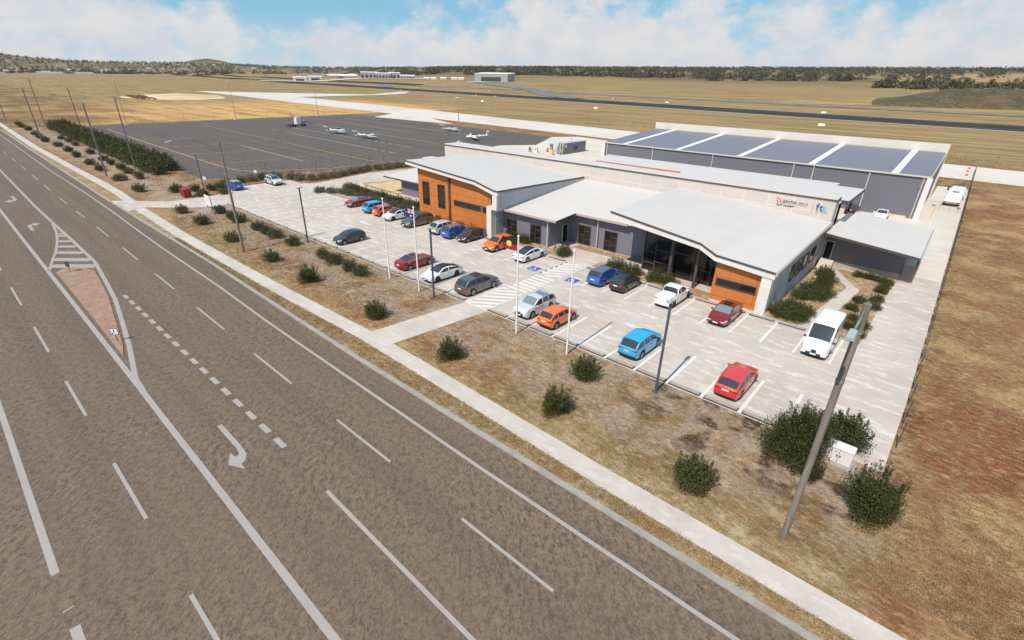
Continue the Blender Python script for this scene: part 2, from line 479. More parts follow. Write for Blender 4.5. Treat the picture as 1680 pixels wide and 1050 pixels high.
# ------------------------------------------------------------ terrain
def sst(a, b, x):
    t = max(0., min(1., (x - a) / (b - a))); return t * t * (3 - 2 * t)
ELEV = [(-40, .020), (-2, .0180), (10, .0172), (20, .0160), (31, .0140), (41.5, .0122), (45, .0108), (52, .0085), (58, .0072),
        (63, .0068), (67, .0085), (72, .0090), (76.3, .0078), (80.3, .0080), (84, .0100), (90, .012), (110, .02)]
def elev(az):
    if az <= ELEV[0][0] or az >= ELEV[-1][0]: return .018
    for (a, e), (a2, e2) in zip(ELEV, ELEV[1:]):
        if a <= az <= a2: return e + (e2 - e) * (az - a) / (a2 - a)
def terrain(x, y):
    d = y - 372 + .165 * x - 62
    r = math.hypot(x, y)
    if r < 380: return 0.
    az = math.degrees(math.atan2(-x, y))
    A = 9. * sst(0, 140, d)
    if az < -60 or az > 130: return 0.
    R0 = 650 + 1650 * sst(44, 64, az)
    RT = 3250 + 1350 * sst(48, 64, az); R0 += 700 * sst(56, 66, az)
    zc = 20 + elev(az) * RT * .97
    z = A + (zc - A) * sst(R0, RT, r)
    z += 1.6 * math.sin(x * .011 + 1) * math.sin(y * .009) * sst(900, 1500, r)
    # the rounded hill on the horizon and the knoll at the far left
    for cx, cy, h, s in ((-4930, 1790, 50, 165), (-4700, 330, 36, 330)):
        z += h * math.exp(-((x - cx) ** 2 + (y - cy) ** 2) / (s * s))
    return z

def build_terrain():
    azs = [-14 + i * 1.0 for i in range(118)] + [110 + i * 6 for i in range(39)]
    azs = [a for a in azs if a < 346]
    rs = [60, 120, 200, 300, 380] + [400 + 20 * i for i in range(20)] + [820 + 60 * i for i in range(40)] + [3220 + 90 * i for i in range(26)] + [5600, 6200, 7000]
    v = [(0, 0, 0)]
    for r in rs:
        for a in azs:
            x = -r * math.sin(R(a)); y = r * math.cos(R(a)); v.append((x, y, terrain(x, y)))
    n = len(azs); f = []
    for k in range(n): f.append((0, 1 + (k + 1) % n, 1 + k)[::-1])
    for i in range(len(rs) - 1):
        for k in range(n):
            a = 1 + i * n + k; b = 1 + i * n + (k + 1) % n
            f.append((a, b, b + n, a + n))
    me = bpy.data.meshes.new("ground"); me.from_pydata(v, [], f); me.materials.append(GR)
    me.polygons.foreach_set('use_smooth', [True] * len(f)); me.update()
    import bmesh
    bm = bmesh.new(); bm.from_mesh(me); bmesh.ops.recalc_face_normals(bm, faces=bm.faces)
    if sum(fc.normal.z for fc in bm.faces) < 0: bmesh.ops.reverse_faces(bm, faces=bm.faces)
    bm.to_mesh(me); bm.free()
    o = bpy.data.objects.new("ground", me); C.objects.link(o); tag(o, kind='structure')
build_terrain()

def sheet(name, pts, z, mat):
    a = sum(pts[i][0] * pts[(i + 1) % len(pts)][1] - pts[(i + 1) % len(pts)][0] * pts[i][1] for i in range(len(pts)))
    if a < 0: pts = pts[::-1]
    return tag(MB().poly(pts, z).build(name, mat), kind='structure')

Z1, Z2, Z3, Z4 = .004, .008, .012, .016
KP = [(-900, 32), (-500, 25), (-380, 22.8), (-259, 20.6), (-190, 19.4), (-122.3, 18.4), (-104, 18.1), (-97, 18.3), (-61.2, 18.0), (-42.3, 17.6), (-31.1, 17.4), (-20.9, 17.4), (-5, 17.4), (90, 17.1)]
sheet('road', KP + [(90, -15), (-900, -15)], Z1, ROAD)
mb = MB()
kerb_a = [p for p in KP if p[0] <= -104]; kerb_b = [(-97, 18.15)] + [p for p in KP if p[0] > -97]
strip(mb, kerb_a, .34, 0, h=.10); strip(mb, kerb_b, .34, 0, h=.10)
strip(mb, [(-104, 18.1), (-100.5, 18.2), (-97, 18.15)], .34, 0, h=.025)
tag(mb.build('kerb', KERB), kind='structure')
FP = [(-700, 34.2), (-291, 23.3), (-198, 21.15), (-150, 21.0), (-124, 21.1), (-112, 20.9), (-102, 20.4), (-97, 20.1), (-76, 19.55), (-60, 19.6), (-47, 19.75), (-34, 20.05), (-26.5, 19.9), (-10, 19.4), (3.8, 19.2), (60, 18.9)]
mb = MB(); strip(mb, FP, 1.45, Z2); tag(mb.build('footpath', PATH), kind='structure')
mb = MB(); mb.poly([(-34.1, 20.7), (-31.0, 20.6), (-29.75, 30.62), (-32.85, 30.62)], Z2 + .002); mb.build('footpath', PATH)['kind'] = 'structure'

# car park, lanes and yard as one concrete pad
sheet('car_park', [(-90.0, 30.6), (1.75, 30.6), (1.9, 40), (1.95, 146), (-3.3, 146), (-3.3, 129), (-62, 129.5), (-77, 146), (-95, 163), (-113, 166), (-119, 157), (-107.4, 133.6),
                   (-114.5, 124), (-106.7, 93), (-102, 85), (-97.7, 77.8), (-99.8, 64.6), (-97.5, 54), (-97.2, 50), (-98.5, 48.3), (-104.3, 48.2), (-104.3, 38.5), (-101.5, 34.6), (-98.6, 32.3), (-98.4, 28.7), (-99, 25.2),
                   (-101.3, 22.6), (-103.2, 21.2), (-106, 18.3), (-95.9, 18.3), (-96.9, 21.0), (-93.6, 24.0), (-90.8, 27.4)], Z3, CONC)
mb = MB(); mb.poly([(-86, 71.5), (1.8, 71.5), (1.8, 145.8), (-3.4, 145.8), (-3.4, 129), (-62, 129.5), (-77, 146), (-95, 163), (-112.5, 165.5), (-118, 156.5), (-107.2, 133.4), (-114, 124), (-106.5, 93.2), (-101, 84)][::-1], Z4)
tag(mb.build('yard', CONC2), kind='structure')

# aprons, taxiways, runway
sheet('apron', [(-258, 46), (-236, 40), (-160, 37), (-127, 36.2), (-115, 36.6), (-113.5, 47.5), (-108, 62), (-104.5, 80), (-106.7, 93.2), (-114.5, 124), (-107.3, 133.8), (-119, 158), (-255.5, 162)], Z2, APRON)
sheet('taxiway', [(-640, 213), (-500, 203), (-365, 191), (-217, 179), (-110, 170.3), (-3, 161.6), (300, 137), (300, 158), (12, 189), (-107, 201.5), (-194, 210.5), (-268, 220.5), (-468, 239.5), (-476, 278), (-484, 325), (-500, 372), (-516, 395), (-575, 470), (-569, 430), (-499, 334), (-548, 288), (-597, 246)], Z1, TAXW)
sheet('taxiway', [(-236, 160), (-180, 164), (-217, 180), (-252, 184)], Z3, TAXW)
def conform(mb, pts, w, dz, seg=30.):
    for (x0, y0), (x1, y1) in zip(pts, pts[1:]):
        n = max(1, int(math.hypot(x1 - x0, y1 - y0) / seg)); dx, dy = x1 - x0, y1 - y0; L = math.hypot(dx, dy); nx, ny = -dy / L, dx / L
        g = []
        for i in range(n + 1):
            for k in (-.5, -.17, .17, .5):
                px = x0 + dx * i / n + nx * w * k; py = y0 + dy * i / n + ny * w * k; g.append((px, py, terrain(px, py) + dz))
        fs = []
        for i in range(n):
            for k in range(3): a = i * 4 + k; fs.append((a, a + 4, a + 5, a + 1)[::-1])
        mb.add(g, fs)
def rl(x, o): return (x, 372 - .165 * x + o)

mb = MB(); conform(mb, [rl(-900, 21), rl(600, 21)], 57, .03, 60); conform(mb, [rl(-2700, 21), rl(-900, 21)], 57, .35, 40)
tag(mb.build('runway', RUNW), kind='structure')
mb = MB(); conform(mb, [rl(-2700, 118), rl(-760, 118)], 20, .5, 30); tag(mb.build('taxiway_far', RUNW), kind='structure')
mb = MB()
for o in (-9.7, 51.7): strip(mb, [rl(-900, o), rl(600, o)], 4, Z1 + .004)
tag(mb.build('runway_shoulder', M('pale_gravel', (.42, .37, .31), .95)), kind='structure')
# link from taxiway to runway, runway markings
sheet('taxiway_link', [(-497, 366), rl(-560, -11.8), rl(-690, -11.8), (-560, 436), (-520, 398)], Z3, TAXG)
mb = MB()
for i in range(18): strip(mb, [rl(-870 + i * 70, 21), rl(-870 + i * 70 + 32, 21)], .9, .045)
for o in (2, 40): strip(mb, [rl(-880, o), rl(500, o)], .8, .045)
tag(mb.build('runway_marking', M('runway_marking_paint', (.20, .19, .18), .8)), kind='structure')
mb = MB()
conform(mb, [rl(-1700, 112), rl(400, 112)], 10, .35)
conform(mb, [rl(-760, 48), rl(-880, 108)], 22, .35); conform(mb, [rl(-330, 48), rl(-450, 108)], 22, .35); conform(mb, [rl(-430, 112), rl(-700, 190)], 18, .5)
tag(mb.build('taxiway_far', TAXG), kind='structure')

# grass islands in the pad
ISL = M("garden_soil", (.30, .20, .11), .95, var=[(1.1, (.42, .33, .19), .42, .6), (2.6, (.17, .10, .055), .52, .66), (.5, (.33, .18, .09), .5, .66)], bump=[(6, .4)])
mb = MB()
def isl(pts): 
    a = sum(pts[i][0] * pts[(i + 1) % len(pts)][1] - pts[(i + 1) % len(pts)][0] * pts[i][1] for i in range(len(pts)))
    mb.poly(pts if a > 0 else pts[::-1], Z3 + .010)
isl([(-89.6, 45.2), (-87.4, 48.1), (-80.2, 48.2), (-80.0, 49.0), (-46.7, 48.2), (-46.9, 52), (-62, 53.5), (-88, 55.2), (-90.4, 50.5)])
isl([(-90.9, 57.4), (-88.4, 64.6), (-81, 66), (-77, 60), (-77, 55.6), (-88, 55.8)])
isl([(-45.6, 48.6), (-33.5, 48.0), (-33.7, 50.2), (-45.6, 50.3)])
isl([(-29.6, 48.2), (-15.4, 48.0), (-16, 49.9), (-20.2, 50.3), (-24.0, 50.0), (-29.6, 50.1)])
isl([(-35.6, 52.6), (-29.4, 52.6), (-26, 53.4), (-26, 54.3), (-35.3, 54.3)])
isl([(-10.0, 48.1), (-2.2, 47.7), (-2.2, 56.8), (-2.1, 65.6), (-1.9, 68.2), (-9.9, 68.2)])
tag(mb.build('garden_bed', ISL), kind='structure')
sheet('straw_patch', [(-89.5, 57.0), (-88.0, 63.5), (-81.6, 65.2), (-77.8, 60), (-77.8, 56.4)], Z3 + .014, M("straw", (.60, .47, .25), .95, var=[(.8, (.48, .34, .16), .4, .65)]))
mb = MB()
mb.poly([(-9.9, 66.0), (-8.6, 66.0), (-5.85, 62.4), (-5.75, 61.5), (-7.2, 47.6), (-5.6, 47.6), (-4.5, 61.8), (-7.9, 67.8), (-9.9, 67.8)], Z3 + .018)
tag(mb.build('garden_path', PATH), kind='structure')

# ------------------------------------------------------------ painted markings
mb = MB(); z = Z1 + .005
EDGE = [(-500, 22.9), (-380, 20.7), (-259, 18.8), (-147, 16.95), (-116, 16.9), (-97, 16.6), (-84, 16.25), (-71.7, 16.0), (-53.6, 15.85), (-43, 15.55), (-34.4, 15.45), (-15.7, 15.28), (-1.3, 15.3), (60, 15.1)]
strip(mb, EDGE, .22, z)
def yc(x):
    T = [(-400, 17.0), (-259, 15.3), (-190, 13.98), (-151, 13.55), (-115, 12.98), (-82, 12.8), (-50, 12.42), (-31, 12.2), (-8, 12.05), (40, 11.9)]
    for (a, e), (a2, e2) in zip(T, T[1:]):
        if a <= x <= a2: return e + (e2 - e) * (x - a) / (a2 - a)
D = [(-189.75, -181.7), (-174.6, -166.7), (-159.3, -151.5), (-143.8, -136.5), (-129, -122.3), (-114.6, -108.1), (-101.4, -95.5), (-88.95, -82.2), (-75.5, -68.9), (-62.6, -56.3), (-49.9, -43.5), (-37.5, -31.4), (-25.3, -19.6), (-13.6, -7.8), (-1.6, 4.2)]
D += [(-205 - 15 * i, -197 - 15 * i) for i in range(12)]
for a, b in D: strip(mb, [(a, yc(a)), (b, yc(b))], .16, z)
strip(mb, [(-400, 13.2), (-260, 11.2), (-152.7, 9.75), (-110, 9.15), (-93.4, 9.12), (-82.9, 9.16), (-71.5, 9.1), (-64.4, 8.45), (-57.8, 7.82), (-51.5, 6.9), (-46, 6.05), (-40, 4.95), (-37.9, 4.85)], .34, z)
strip(mb, [(-400, 9.8), (-260, 6.9), (-150, 5.3), (-110, 5.08), (-72, 4.93), (-39.4, 4.82), (-12.9, 4.64), (40, 4.4)], .34, z + .002)
strip(mb, [(-94.8, 9.0), (-89, 8.5), (-84.2, 7.8), (-79.2, 6.85), (-75.6, 5.95), (-71.8, 5.1)], .26, z + .002)
H = [((-88.3, 8.62), (-87.4, 9.05)), ((-86.98, 8.2), (-86.2, 9.05)), ((-84.13, 7.85), (-82.85, 9.05)), ((-81.48, 7.35), (-79.86, 9.0)), ((-78.71, 6.8), (-76.36, 9.0)), ((-75.89, 6.05), (-72.72, 9.0)), ((-73.3, 5.45), (-69.8, 8.9))]
for i, (a, b) in enumerate(H): strip(mb, [a, b], .55 + .1 * i, z + .001)
for i in range(17): x = -57.5 + i * 1.985; mb.poly([(x - .62, 8.50), (x + .52, 8.50), (x + .52, 8.83), (x - .62, 8.83)], z)
for a, b in [(-120, -112), (-106, -99), (-93.5, -87.5), (-80.8, -75.3), (-68.3, -62), (-55.6, -49.3), (-43.2, -37.35), (-30.9, -25.1), (-19.1, -13.3), (-6, 0)]: strip(mb, [(a, 1.56), (b, 1.56)], .17, z)
strip(mb, [(-180, -1.6), (-42.5, -1.98), (-24.5, -2.04)], .30, z); strip(mb, [(-21.0, -2.0), (10, -2.1)], .34, z)
strip(mb, [(-22.1, -2.2), (-22.1, -1.83)], .07, z)
strip(mb, [(-20.24, 8.52), (-8.9, 8.25), (40, 7.6)], .20, z)
mb.poly([(-30.17, 6.75), (-27.1, 6.70), (-26.62, 6.62), (-26.45, 6.42), (-26.65, 6.30), (-27.08, 6.33), (-26.09, 5.82), (-25.07, 6.31), (-25.62, 6.36), (-25.75, 6.62), (-26.3, 6.92), (-27.38, 7.0), (-30.16, 7.03)], z)
def turn_arrow(x, y, fl=1):
    pts = [(0, -.14), (2.6, -.14), (3.1, -.02), (3.3, .22), (2.6, .22), (3.7, .95), (4.75, .22), (4.0, .22), (3.8, -.3), (3.1, -.5), (0, -.5)]
    q = [(x - p[0], y + fl * p[1]) for p in pts]
    mb.poly(q if fl < 0 else q[::-1], z)
turn_arrow(-92.4, 6.9, 1); 
pts = [(-120.9, 7.45), (-117.9, 7.6), (-117.2, 7.45), (-117.1, 7.1), (-118.0, 7.15), (-116.4, 6.3), (-115.0, 7.0), (-115.9, 7.05), (-116.2, 7.6), (-117.2, 7.95), (-120.9, 7.85)]
mb.poly(pts, z)
tag(mb.build('road_marking', LINE), kind='structure')
mb = MB()
mb.prism([(-70.4, 5.45), (-57, 5.38), (-44.2, 5.25), (-46.5, 5.75), (-52, 6.55), (-58.2, 7.45), (-64.6, 8.1), (-68.0, 8.35), (-69.8, 7.9), (-70.9, 7.1), (-71.2, 6.2)], 0, .05)
tag(mb.build('traffic_island', BRICKF), kind='structure')

# car park lines
mb = MB(); z = Z3 + .004
BX = [-17.95 + 2.62 * i for i in range(9)]
for x in [-30.0 + 2.62 * i for i in range(12)]:
    if x > -29.9: mb.poly([(x - .11, 30.75), (x + .11, 30.75), (x + .11, 36.1), (x - .11, 36.1)], z)
FL = [-32.9 - 2.66 * i for i in range(22)]
for x in FL: mb.poly([(x - .07, 30.75), (x + .07, 30.75), (x + .07, 36.1), (x - .07, 36.1)], z)
for x in [-35.8 - 2.62 * i for i in range(20)]: 
    if x > -87: mb.poly([(x - .08, 42.2), (x + .08, 42.2), (x + .08, 47.6), (x - .08, 47.6)], z)
for x in [-27.0 + 2.62 * i for i in range(10)]: mb.poly([(x - .11, 42.2), (x + .11, 42.2), (x + .11, 47.6), (x - .11, 47.6)], z)
for y in (40.2, 42.9, 45.6): mb.poly([(-104, y - .07), (-98.8, y - .07), (-98.8, y + .07), (-104, y + .07)], z)
def larrow(x, y, s):
    p = [(-.95, -.09), (.15, -.09), (.15, -.32), (.95, 0), (.15, .32), (.15, .09), (-.95, .09)]
    q = [(x + s * a, y + b * s) for a, b in p]; mb.poly(q, z)
larrow(-17.95, 40.35, 1); larrow(-17.95, 37.4, -1); larrow(-65.1, 37.4, 1); larrow(-65.1, 40.3, -1)
# pedestrian crossing: hatched ends and a zebra in the middle
def zone(y0, y1, x0, x1, taper):
    yt = y1 if taper > 0 else y0
    n = 7
    mb.poly([(x0, y0), (x0 + .14, y0), (x0 + .14, y1), (x0, y1)], z); mb.poly([(x1 - .14, y0), (x1, y0), (x1, y1), (x1 - .14, y1)], z)
zone(30.62, 36.2, -32.75, -29.95, 1); zone(41.9, 47.55, -32.6, -29.8, -1)
for (y0, y1, sg) in ((30.62, 36.2, 1), (41.9, 47.55, 1)):
    xa, xb = (-32.60, -30.10) if sg > 0 else (-32.45, -29.95)
    for i in range(-1, 8):
        # diagonal bars clipped to the zone
        a = y0 + i * 1.0
        p = []
        def cl(v): return max(y0, min(y1, v))
        ya0, ya1 = a, a + .58; yb0, yb1 = a + 1.75, a + 2.33
        q = [(xa, ya0), (xb, yb0), (xb, yb1), (xa, ya1)]
        # clip against y0 and y1
        for lim, keep in ((y0, lambda v: v >= y0), (y1, lambda v: v <= y1)):
            o = []
            for j in range(len(q)):
                A_, B_ = q[j], q[(j + 1) % len(q)]
                if keep(A_[1]): o.append(A_)
                if keep(A_[1]) != keep(B_[1]):
                    tt = (lim - A_[1]) / (B_[1] - A_[1]); o.append((A_[0] + (B_[0] - A_[0]) * tt, lim))
            q = o
            if len(q) < 3: break
        if len(q) >= 3: mb.poly(q, z)
for i in range(7):
    y = 36.45 + i * .76
    mb.poly([(-32.5, y), (-29.95, y), (-29.95, y + .44), (-32.5, y + .44)], z)
for y in (30.62, 47.45): mb.poly([(-32.75, y), (-29.8, y), (-29.8, y + .12), (-32.75, y + .12)], z + .002)
tag(mb.build('car_park_marking', LINEW), kind='structure')
# accessible bay symbols
mb = MB(); BLUE = paint_mat('accessible_blue_paint', (.055, .075, .46), (.2, .2, .35), .3)
for cx in (-33.95, -28.55):
    mb.box(cx - .66, cx + .66, 42.1, 43.4, 0, Z3 + .004, 0)
    def sy(p): return [(cx + a, 42.75 + b) for a, b in p]
    zz = Z3 + .009
    arc = [(-.02 + .33 * math.cos(R(a)), -.16 + .33 * math.sin(R(a))) for a in range(130, 395, 15)]
    strip(mb, sy(arc), .09, zz, 1)
    strip(mb, sy([(-.08, .38), (-.06, -.02), (.24, -.02), (.38, -.40)]), .10, zz + .001, 1)
    strip(mb, sy([(-.06, .16), (.2, .16)]), .07, zz + .002, 1)
    mb.poly(sy([(-.08 + .09 * math.cos(R(a)), .48 + .09 * math.sin(R(a))) for a in range(0, 360, 40)]), zz, 1)
tag(mb.build('accessible_bay_marking', [BLUE, LINEW]), kind='structure')
# apron lines
mb = MB(); z = Z2 + .004
strip(mb, [(-239, 47.6), (-194.5, 46), (-158, 45.3), (-138, 45.0), (-127.5, 44.9), (-122.3, 45.5), (-118, 47.4), (-114.5, 54), (-111.2, 61), (-110, 70), (-108.8, 84)], .35, z)
strip(mb, [(-235, 78.5), (-166.3, 76.9), (-145, 75.85), (-122, 75.2), (-114.5, 75.1), (-110.4, 76.6)], .3, z)
for x in (-199, -177, -158, -138): strip(mb, [(x, 45.6), (x + 4, 47.2), (x + 5.5, 52), (x + 5.5, 76)], .22, z)
tag(mb.build('apron_line', LINEY), kind='structure')
mb = MB()
for l in ([(-165, 63.9), (-122, 62.3)], [(-205, 92.1), (-120.5, 88)], [(-206, 101.2), (-129, 99.5)], [(-225, 131), (-156.5, 125.6)], [(-235, 143.7), (-140, 138)], [(-215, 116), (-130, 112)]): strip(mb, l, .40, z)
tag(mb.build('apron_guide_line', LINEG), kind='structure')
mb = MB()
for i in range(9):
    y = 52 + i * 11.5
    for s in (-1.6, 1.6): 
        for k in range(30):
            x = -228 + k * 4.0 + (1.5 if s > 0 else 0); mb.poly([(x, y + s), (x + 1.7, y + s), (x + 1.7, y + s + .5), (x, y + s + .5)], z)
    strip(mb, [(-250, y + 5.6), (-118, y + 4.6)], .35, z)
tag(mb.build('apron_patch', M('bitumen_patch', (.060, .052, .048), .85)), kind='structure')
mb = MB()
for cx, cy, n in ((-505, 150, 5),): mb.poly([(-525, 118), (-502, 115), (-465, 125), (-445, 147), (-460, 172), (-477, 181), (-527, 193), (-579, 177), (-557, 146)], Z1)
tag(mb.build('bare_ground', M('bare_pale_ground', (.70, .58, .40), .95, var=[(.05, (.60, .44, .26), .4, .65), (.02, (.55, .36, .18), .45, .6)])), kind='structure')
# dark gravel heaps of the bare ground
mb = MB()
rr = random.Random(3)
for i in range(170):
    t_ = rr.random(); x = -470 - 60 * t_ + rr.uniform(-5, 5); y = 117 + 46 * rr.random() * .25 + 8 * t_
    s = rr.uniform(.5, 1.4); mb.cyl((x, y, 0), (x, y, s * .7), s, s * .25, 5)
tag(mb.build('scrub', M('dry_scrub', (.11, .045, .03), .95)), None, None, None, 'stuff')['label'] = 'low dark red-brown scrub on the pale bare patch left of the apron'
bpy.data.objects['scrub']['category'] = 'scrub'

#@@PART2
# ------------------------------------------------------------ shared materials
WHITE = M("white_paint", (.66, .64, .61), .5, var=[(.6, (.70, .68, .65), .45, .75), (3, (.74, .72, .69), .5, .75, (1, 1, .2))])
ROOFW = rib_mat("white_roof_sheet", (.585, .54, .508), .42, depth=.006, axis='x', contrast=.02, rough=.65)
ROOFWY = rib_mat("white_roof_sheet_fine", (.595, .55, .515), .42, depth=.006, axis='x', contrast=.02, rough=.65)
DARKTRIM = M("dark_brown_trim", (.075, .060, .055), .5)
MAUVE = M("mauve_gutter", (.42, .34, .32), .5)
WALLG = rib_mat("grey_blue_wall_sheet", (.180, .178, .212), .19, depth=.02, axis='xy', contrast=.16, rough=.45)
ORANGE = panel_mat("orange_cladding", (.50, .165, .035), (.14, .05, .015), 2.55, 1.05, .022, .5, 1.3, .55, rough=.45)
SPINE = panel_mat("pale_panel_wall", (.52, .475, .425), (.66, .62, .58), 2.97, 6.3, .03, 0., 2.55, .2)
GREYP = panel_mat("grey_panel_wall", (.40, .40, .415), (.62, .61, .60), 2.9, 3.3, .028, 0., 0, .8, axis='y')
WCOL = panel_mat("white_column_panel", (.66, .63, .60), (.76, .73, .70), 1.4, 1.55, .03, 0., .2, .2)
GLASSD = M("dark_window_glass", (.016, .014, .012), .10, spec=.4)
FRAMED = M("bronze_frame", (.072, .062, .058), .45)
FRAMEL = M("pale_frame", (.50, .48, .46), .45)
GALV = M("galvanised_steel", (.33, .33, .32), .5, metal=.4, var=[(2, (.24, .24, .235), .4, .7)], obj=True)
DARKST = M("dark_steel", (.05, .05, .05), .55)
CONCD = M("plinth_concrete", (.34, .31, .27), .85, var=[(2, (.27, .245, .21), .4, .7)])

# ------------------------------------------------------------ academy building
def lerp(a, b, t): return a + (b - a) * t
def interp(T, x):
    if x <= T[0][0]: return T[0][1]
    for (a, e), (a2, e2) in zip(T, T[1:]):
        if a <= x <= a2: return lerp(e, e2, (x - a) / (a2 - a))
    return T[-1][1]

bld = empty('academy_building', (-40, 58, 0))
tag(bld, 'long low training building with white folded roofs, orange cladding and a pale sign wall', 'building')
def bp(mb, name, mats, label=None, parent=None):
    o = mb.build(name, mats)
    p = parent or bld
    o.parent = p
    o.matrix_parent_inverse = Matrix.Translation(p.location if p is bld else bld.location).inverted()
    if parent is not None: o.matrix_parent_inverse = Matrix.Identity(4)
    if label: o['label'] = label
    return o

def ruled_roof(front, back, yf, yb, th, name, label, ns=1):
    mb = MB()
    n = len(front)
    for i in range(n - 1):
        f0, f1, b0, b1 = front[i], front[i + 1], back[i], back[i + 1]
        mb.hexa([(f0[0], yf, f0[1] - th), (f1[0], yf, f1[1] - th), (b1[0], yb, b1[1] - th), (b0[0], yb, b0[1] - th)],
                [(f0[0], yf, f0[1]), (f1[0], yf, f1[1]), (b1[0], yb, b1[1]), (b0[0], yb, b0[1])])
    return bp(mb, name, ROOFW, label)

RF = [(-27.57, 6.98), (-17.2, 5.63), (-15.5, 4.84), (-9.95, 4.40)]
RB = [(-29.2, 6.54), (-19, 5.95), (-14.6, 5.58), (-9.9, 5.20)]
LF = [(-63.6, 8.40), (-48.7, 7.36), (-45.24, 6.60), (-44.55, 6.58)]
LBk = [(-68.5, 7.04), (-60.15, 6.77), (-46.2, 5.90), (-45.1, 5.84)]
ruled_roof(RF, RB, 47.8, 68.6, .12, 'roof', 'white folded roof over the glazed entrance wing')
ruled_roof(LF, LBk, 47.8, 68.6, .12, 'roof', 'white folded roof over the left orange wing')
# dark cap line, white fascia band and soffit return along each front
for prof, fas in ((RF, [(-27.57, 6.22), (-26.5, 6.1), (-17.25, 5.02), (-15.55, 4.20), (-9.95, 3.72)]), (LF, [(-63.6, 7.80), (-48.95, 6.80), (-45.5, 6.0), (-44.6, 5.95)])):
    mb = MB()
    up = prof
    dn = fas
    xs = sorted(set([p[0] for p in up] + [p[0] for p in dn]))
    for a, b in zip(xs, xs[1:]):
        if b - a < .02: continue
        mb.wallp([(a, interp(dn, a)), (b, interp(dn, b)), (b, interp(up, b) - .125), (a, interp(up, a) - .125)], 47.79, 48.25)
    bp(mb, 'fascia', WCOL)
    mb = MB()
    for a, b in zip(prof, prof[1:]):
        mb.wallp([(a[0], a[1] - .122), (b[0], b[1] - .122), (b[0], b[1] + .035), (a[0], a[1] + .035)], 47.68, 47.786)
    bp(mb, 'roof_edge', DARKTRIM)
# right-hand verge gutter of the right wing and the side trim of the left wing
mb = MB()
mb.hexa([(-9.94, 47.7, 4.12), (-9.74, 47.7, 4.12), (-9.68, 68.5, 4.95), (-9.88, 68.5, 4.95)], [(-9.94, 47.7, 4.42), (-9.74, 47.7, 4.42), (-9.68, 68.5, 5.22), (-9.88, 68.5, 5.22)])
bp(mb, 'gutter', MAUVE)
mb = MB()
mb.hexa([(-44.54, 47.7, 6.42), (-44.44, 47.7, 6.42), (-44.98, 68.5, 5.66), (-45.08, 68.5, 5.66)], [(-44.54, 47.7, 6.62), (-44.44, 47.7, 6.62), (-44.98, 68.5, 5.90), (-45.08, 68.5, 5.90)])
bp(mb, 'roof_edge', DARKTRIM)
# middle roof
def mz(y): return 3.86 + (y - 49.6) * .0845
mb = MB()
mb.prism([(-46.75, 49.6), (-36.15, 49.6), (-36.0, 53.6), (-26.6, 53.6), (-26.6, 68.6), (-46.75, 68.6)],
         [mz(49.6) - .1, mz(49.6) - .1, mz(53.6) - .1, mz(53.6) - .1, mz(68.6) - .1, mz(68.6) - .1],
         [mz(49.6), mz(49.6), mz(53.6), mz(53.6), mz(68.6), mz(68.6)])
bp(mb, 'roof', ROOFWY, 'white middle roof with a stepped eave')
mb = MB()
mb.box(-46.7, -36.1, 49.46, 49.598, 3.66, 3.90); mb.box(-35.95, -28.4, 53.46, 53.598, 4.0, 4.24)
bp(mb, 'gutter', MAUVE)
mb = MB(); mb.hexa([(-36.14, 49.46, 3.68), (-36.04, 49.46, 3.68), (-35.90, 53.45, 4.02), (-36.0, 53.45, 4.02)], [(-36.14, 49.46, 3.92), (-36.04, 49.46, 3.92), (-35.90, 53.45, 4.25), (-36.0, 53.45, 4.25)])
bp(mb, 'roof_edge', DARKTRIM)

def under(T, x, off=.14): return interp(T, x) - off
# spine wall with coping
mb = MB()
mb.box(-78.2, -10.0, 68.62, 69.05, 0, 7.62)
bp(mb, 'wall', SPINE, 'tall pale panelled wall carrying the sign')
mb = MB(); mb.box(-78.25, -9.9, 68.50, 68.66, 7.62, 7.80); mb.box(-10.06, -9.9, 68.66, 70.6, 7.45, 7.80)
bp(mb, 'roof_edge', DARKTRIM)
mb = MB(); mb.prism([(-78.25, 68.5), (-9.95, 68.5), (-9.95, 70.9), (-78.25, 72.5)], 7.802, 7.90)
bp(mb, 'roof', ROOFW, 'narrow white roof strip on top of the sign wall')
mb = MB(); mb.box(-78.0, -10.0, 69.06, 70.4, 0, 7.45); bp(mb, 'wall', GREYP)
mb = MB(); mb.prism([(-76, 70.5), (-10.3, 70.5), (-10.3, 79.2), (-12.5, 79.2), (-12.5, 74), (-76, 76)], 6.6, 6.75)
# rear canopy roofs between wall and hangar
mb = MB()
mb.prism([(-52.5, 79.3), (-10.2, 79.3), (-10.2, 90.6), (-13.9, 90.6), (-13.9, 93.2), (-55.7, 93.2)], 5.72, 5.98)
bp(mb, 'roof', ROOFW, 'white rear canopy roof near the hangar')
mb = MB(); mb.prism([(-52.3, 70.5), (-11, 70.5), (-11, 79.2), (-52.3, 79.2)], 5.6, 5.84); bp(mb, 'roof', ROOFW)
mb = MB(); mb.prism([(-10.19, 79.4), (-10.05, 79.4), (-10.05, 90.5), (-10.19, 90.5)], 5.66, 5.97); mb.box(-15, -10.2, 79.14, 79.28, 5.5, 5.97)
bp(mb, 'roof_edge', DARKTRIM)
mb = MB(); mb.box(-52, -35.5, 82.7, 83.0, 5.99, 6.2); bp(mb, 'roof_upstand', M('terracotta_flashing', (.42, .13, .05), .7))
for x in (-50, -40, -30, -20, -11.2):
    for y in (80.2, 89.6): bp(MB().box(x - .12, x + .12, y - .12, y + .12, 0, 5.7), 'column', FRAMED)
mb = MB(); mb.box(-50, -16, 83, 92, 0, 5.6); bp(mb, 'wall', WALLG)

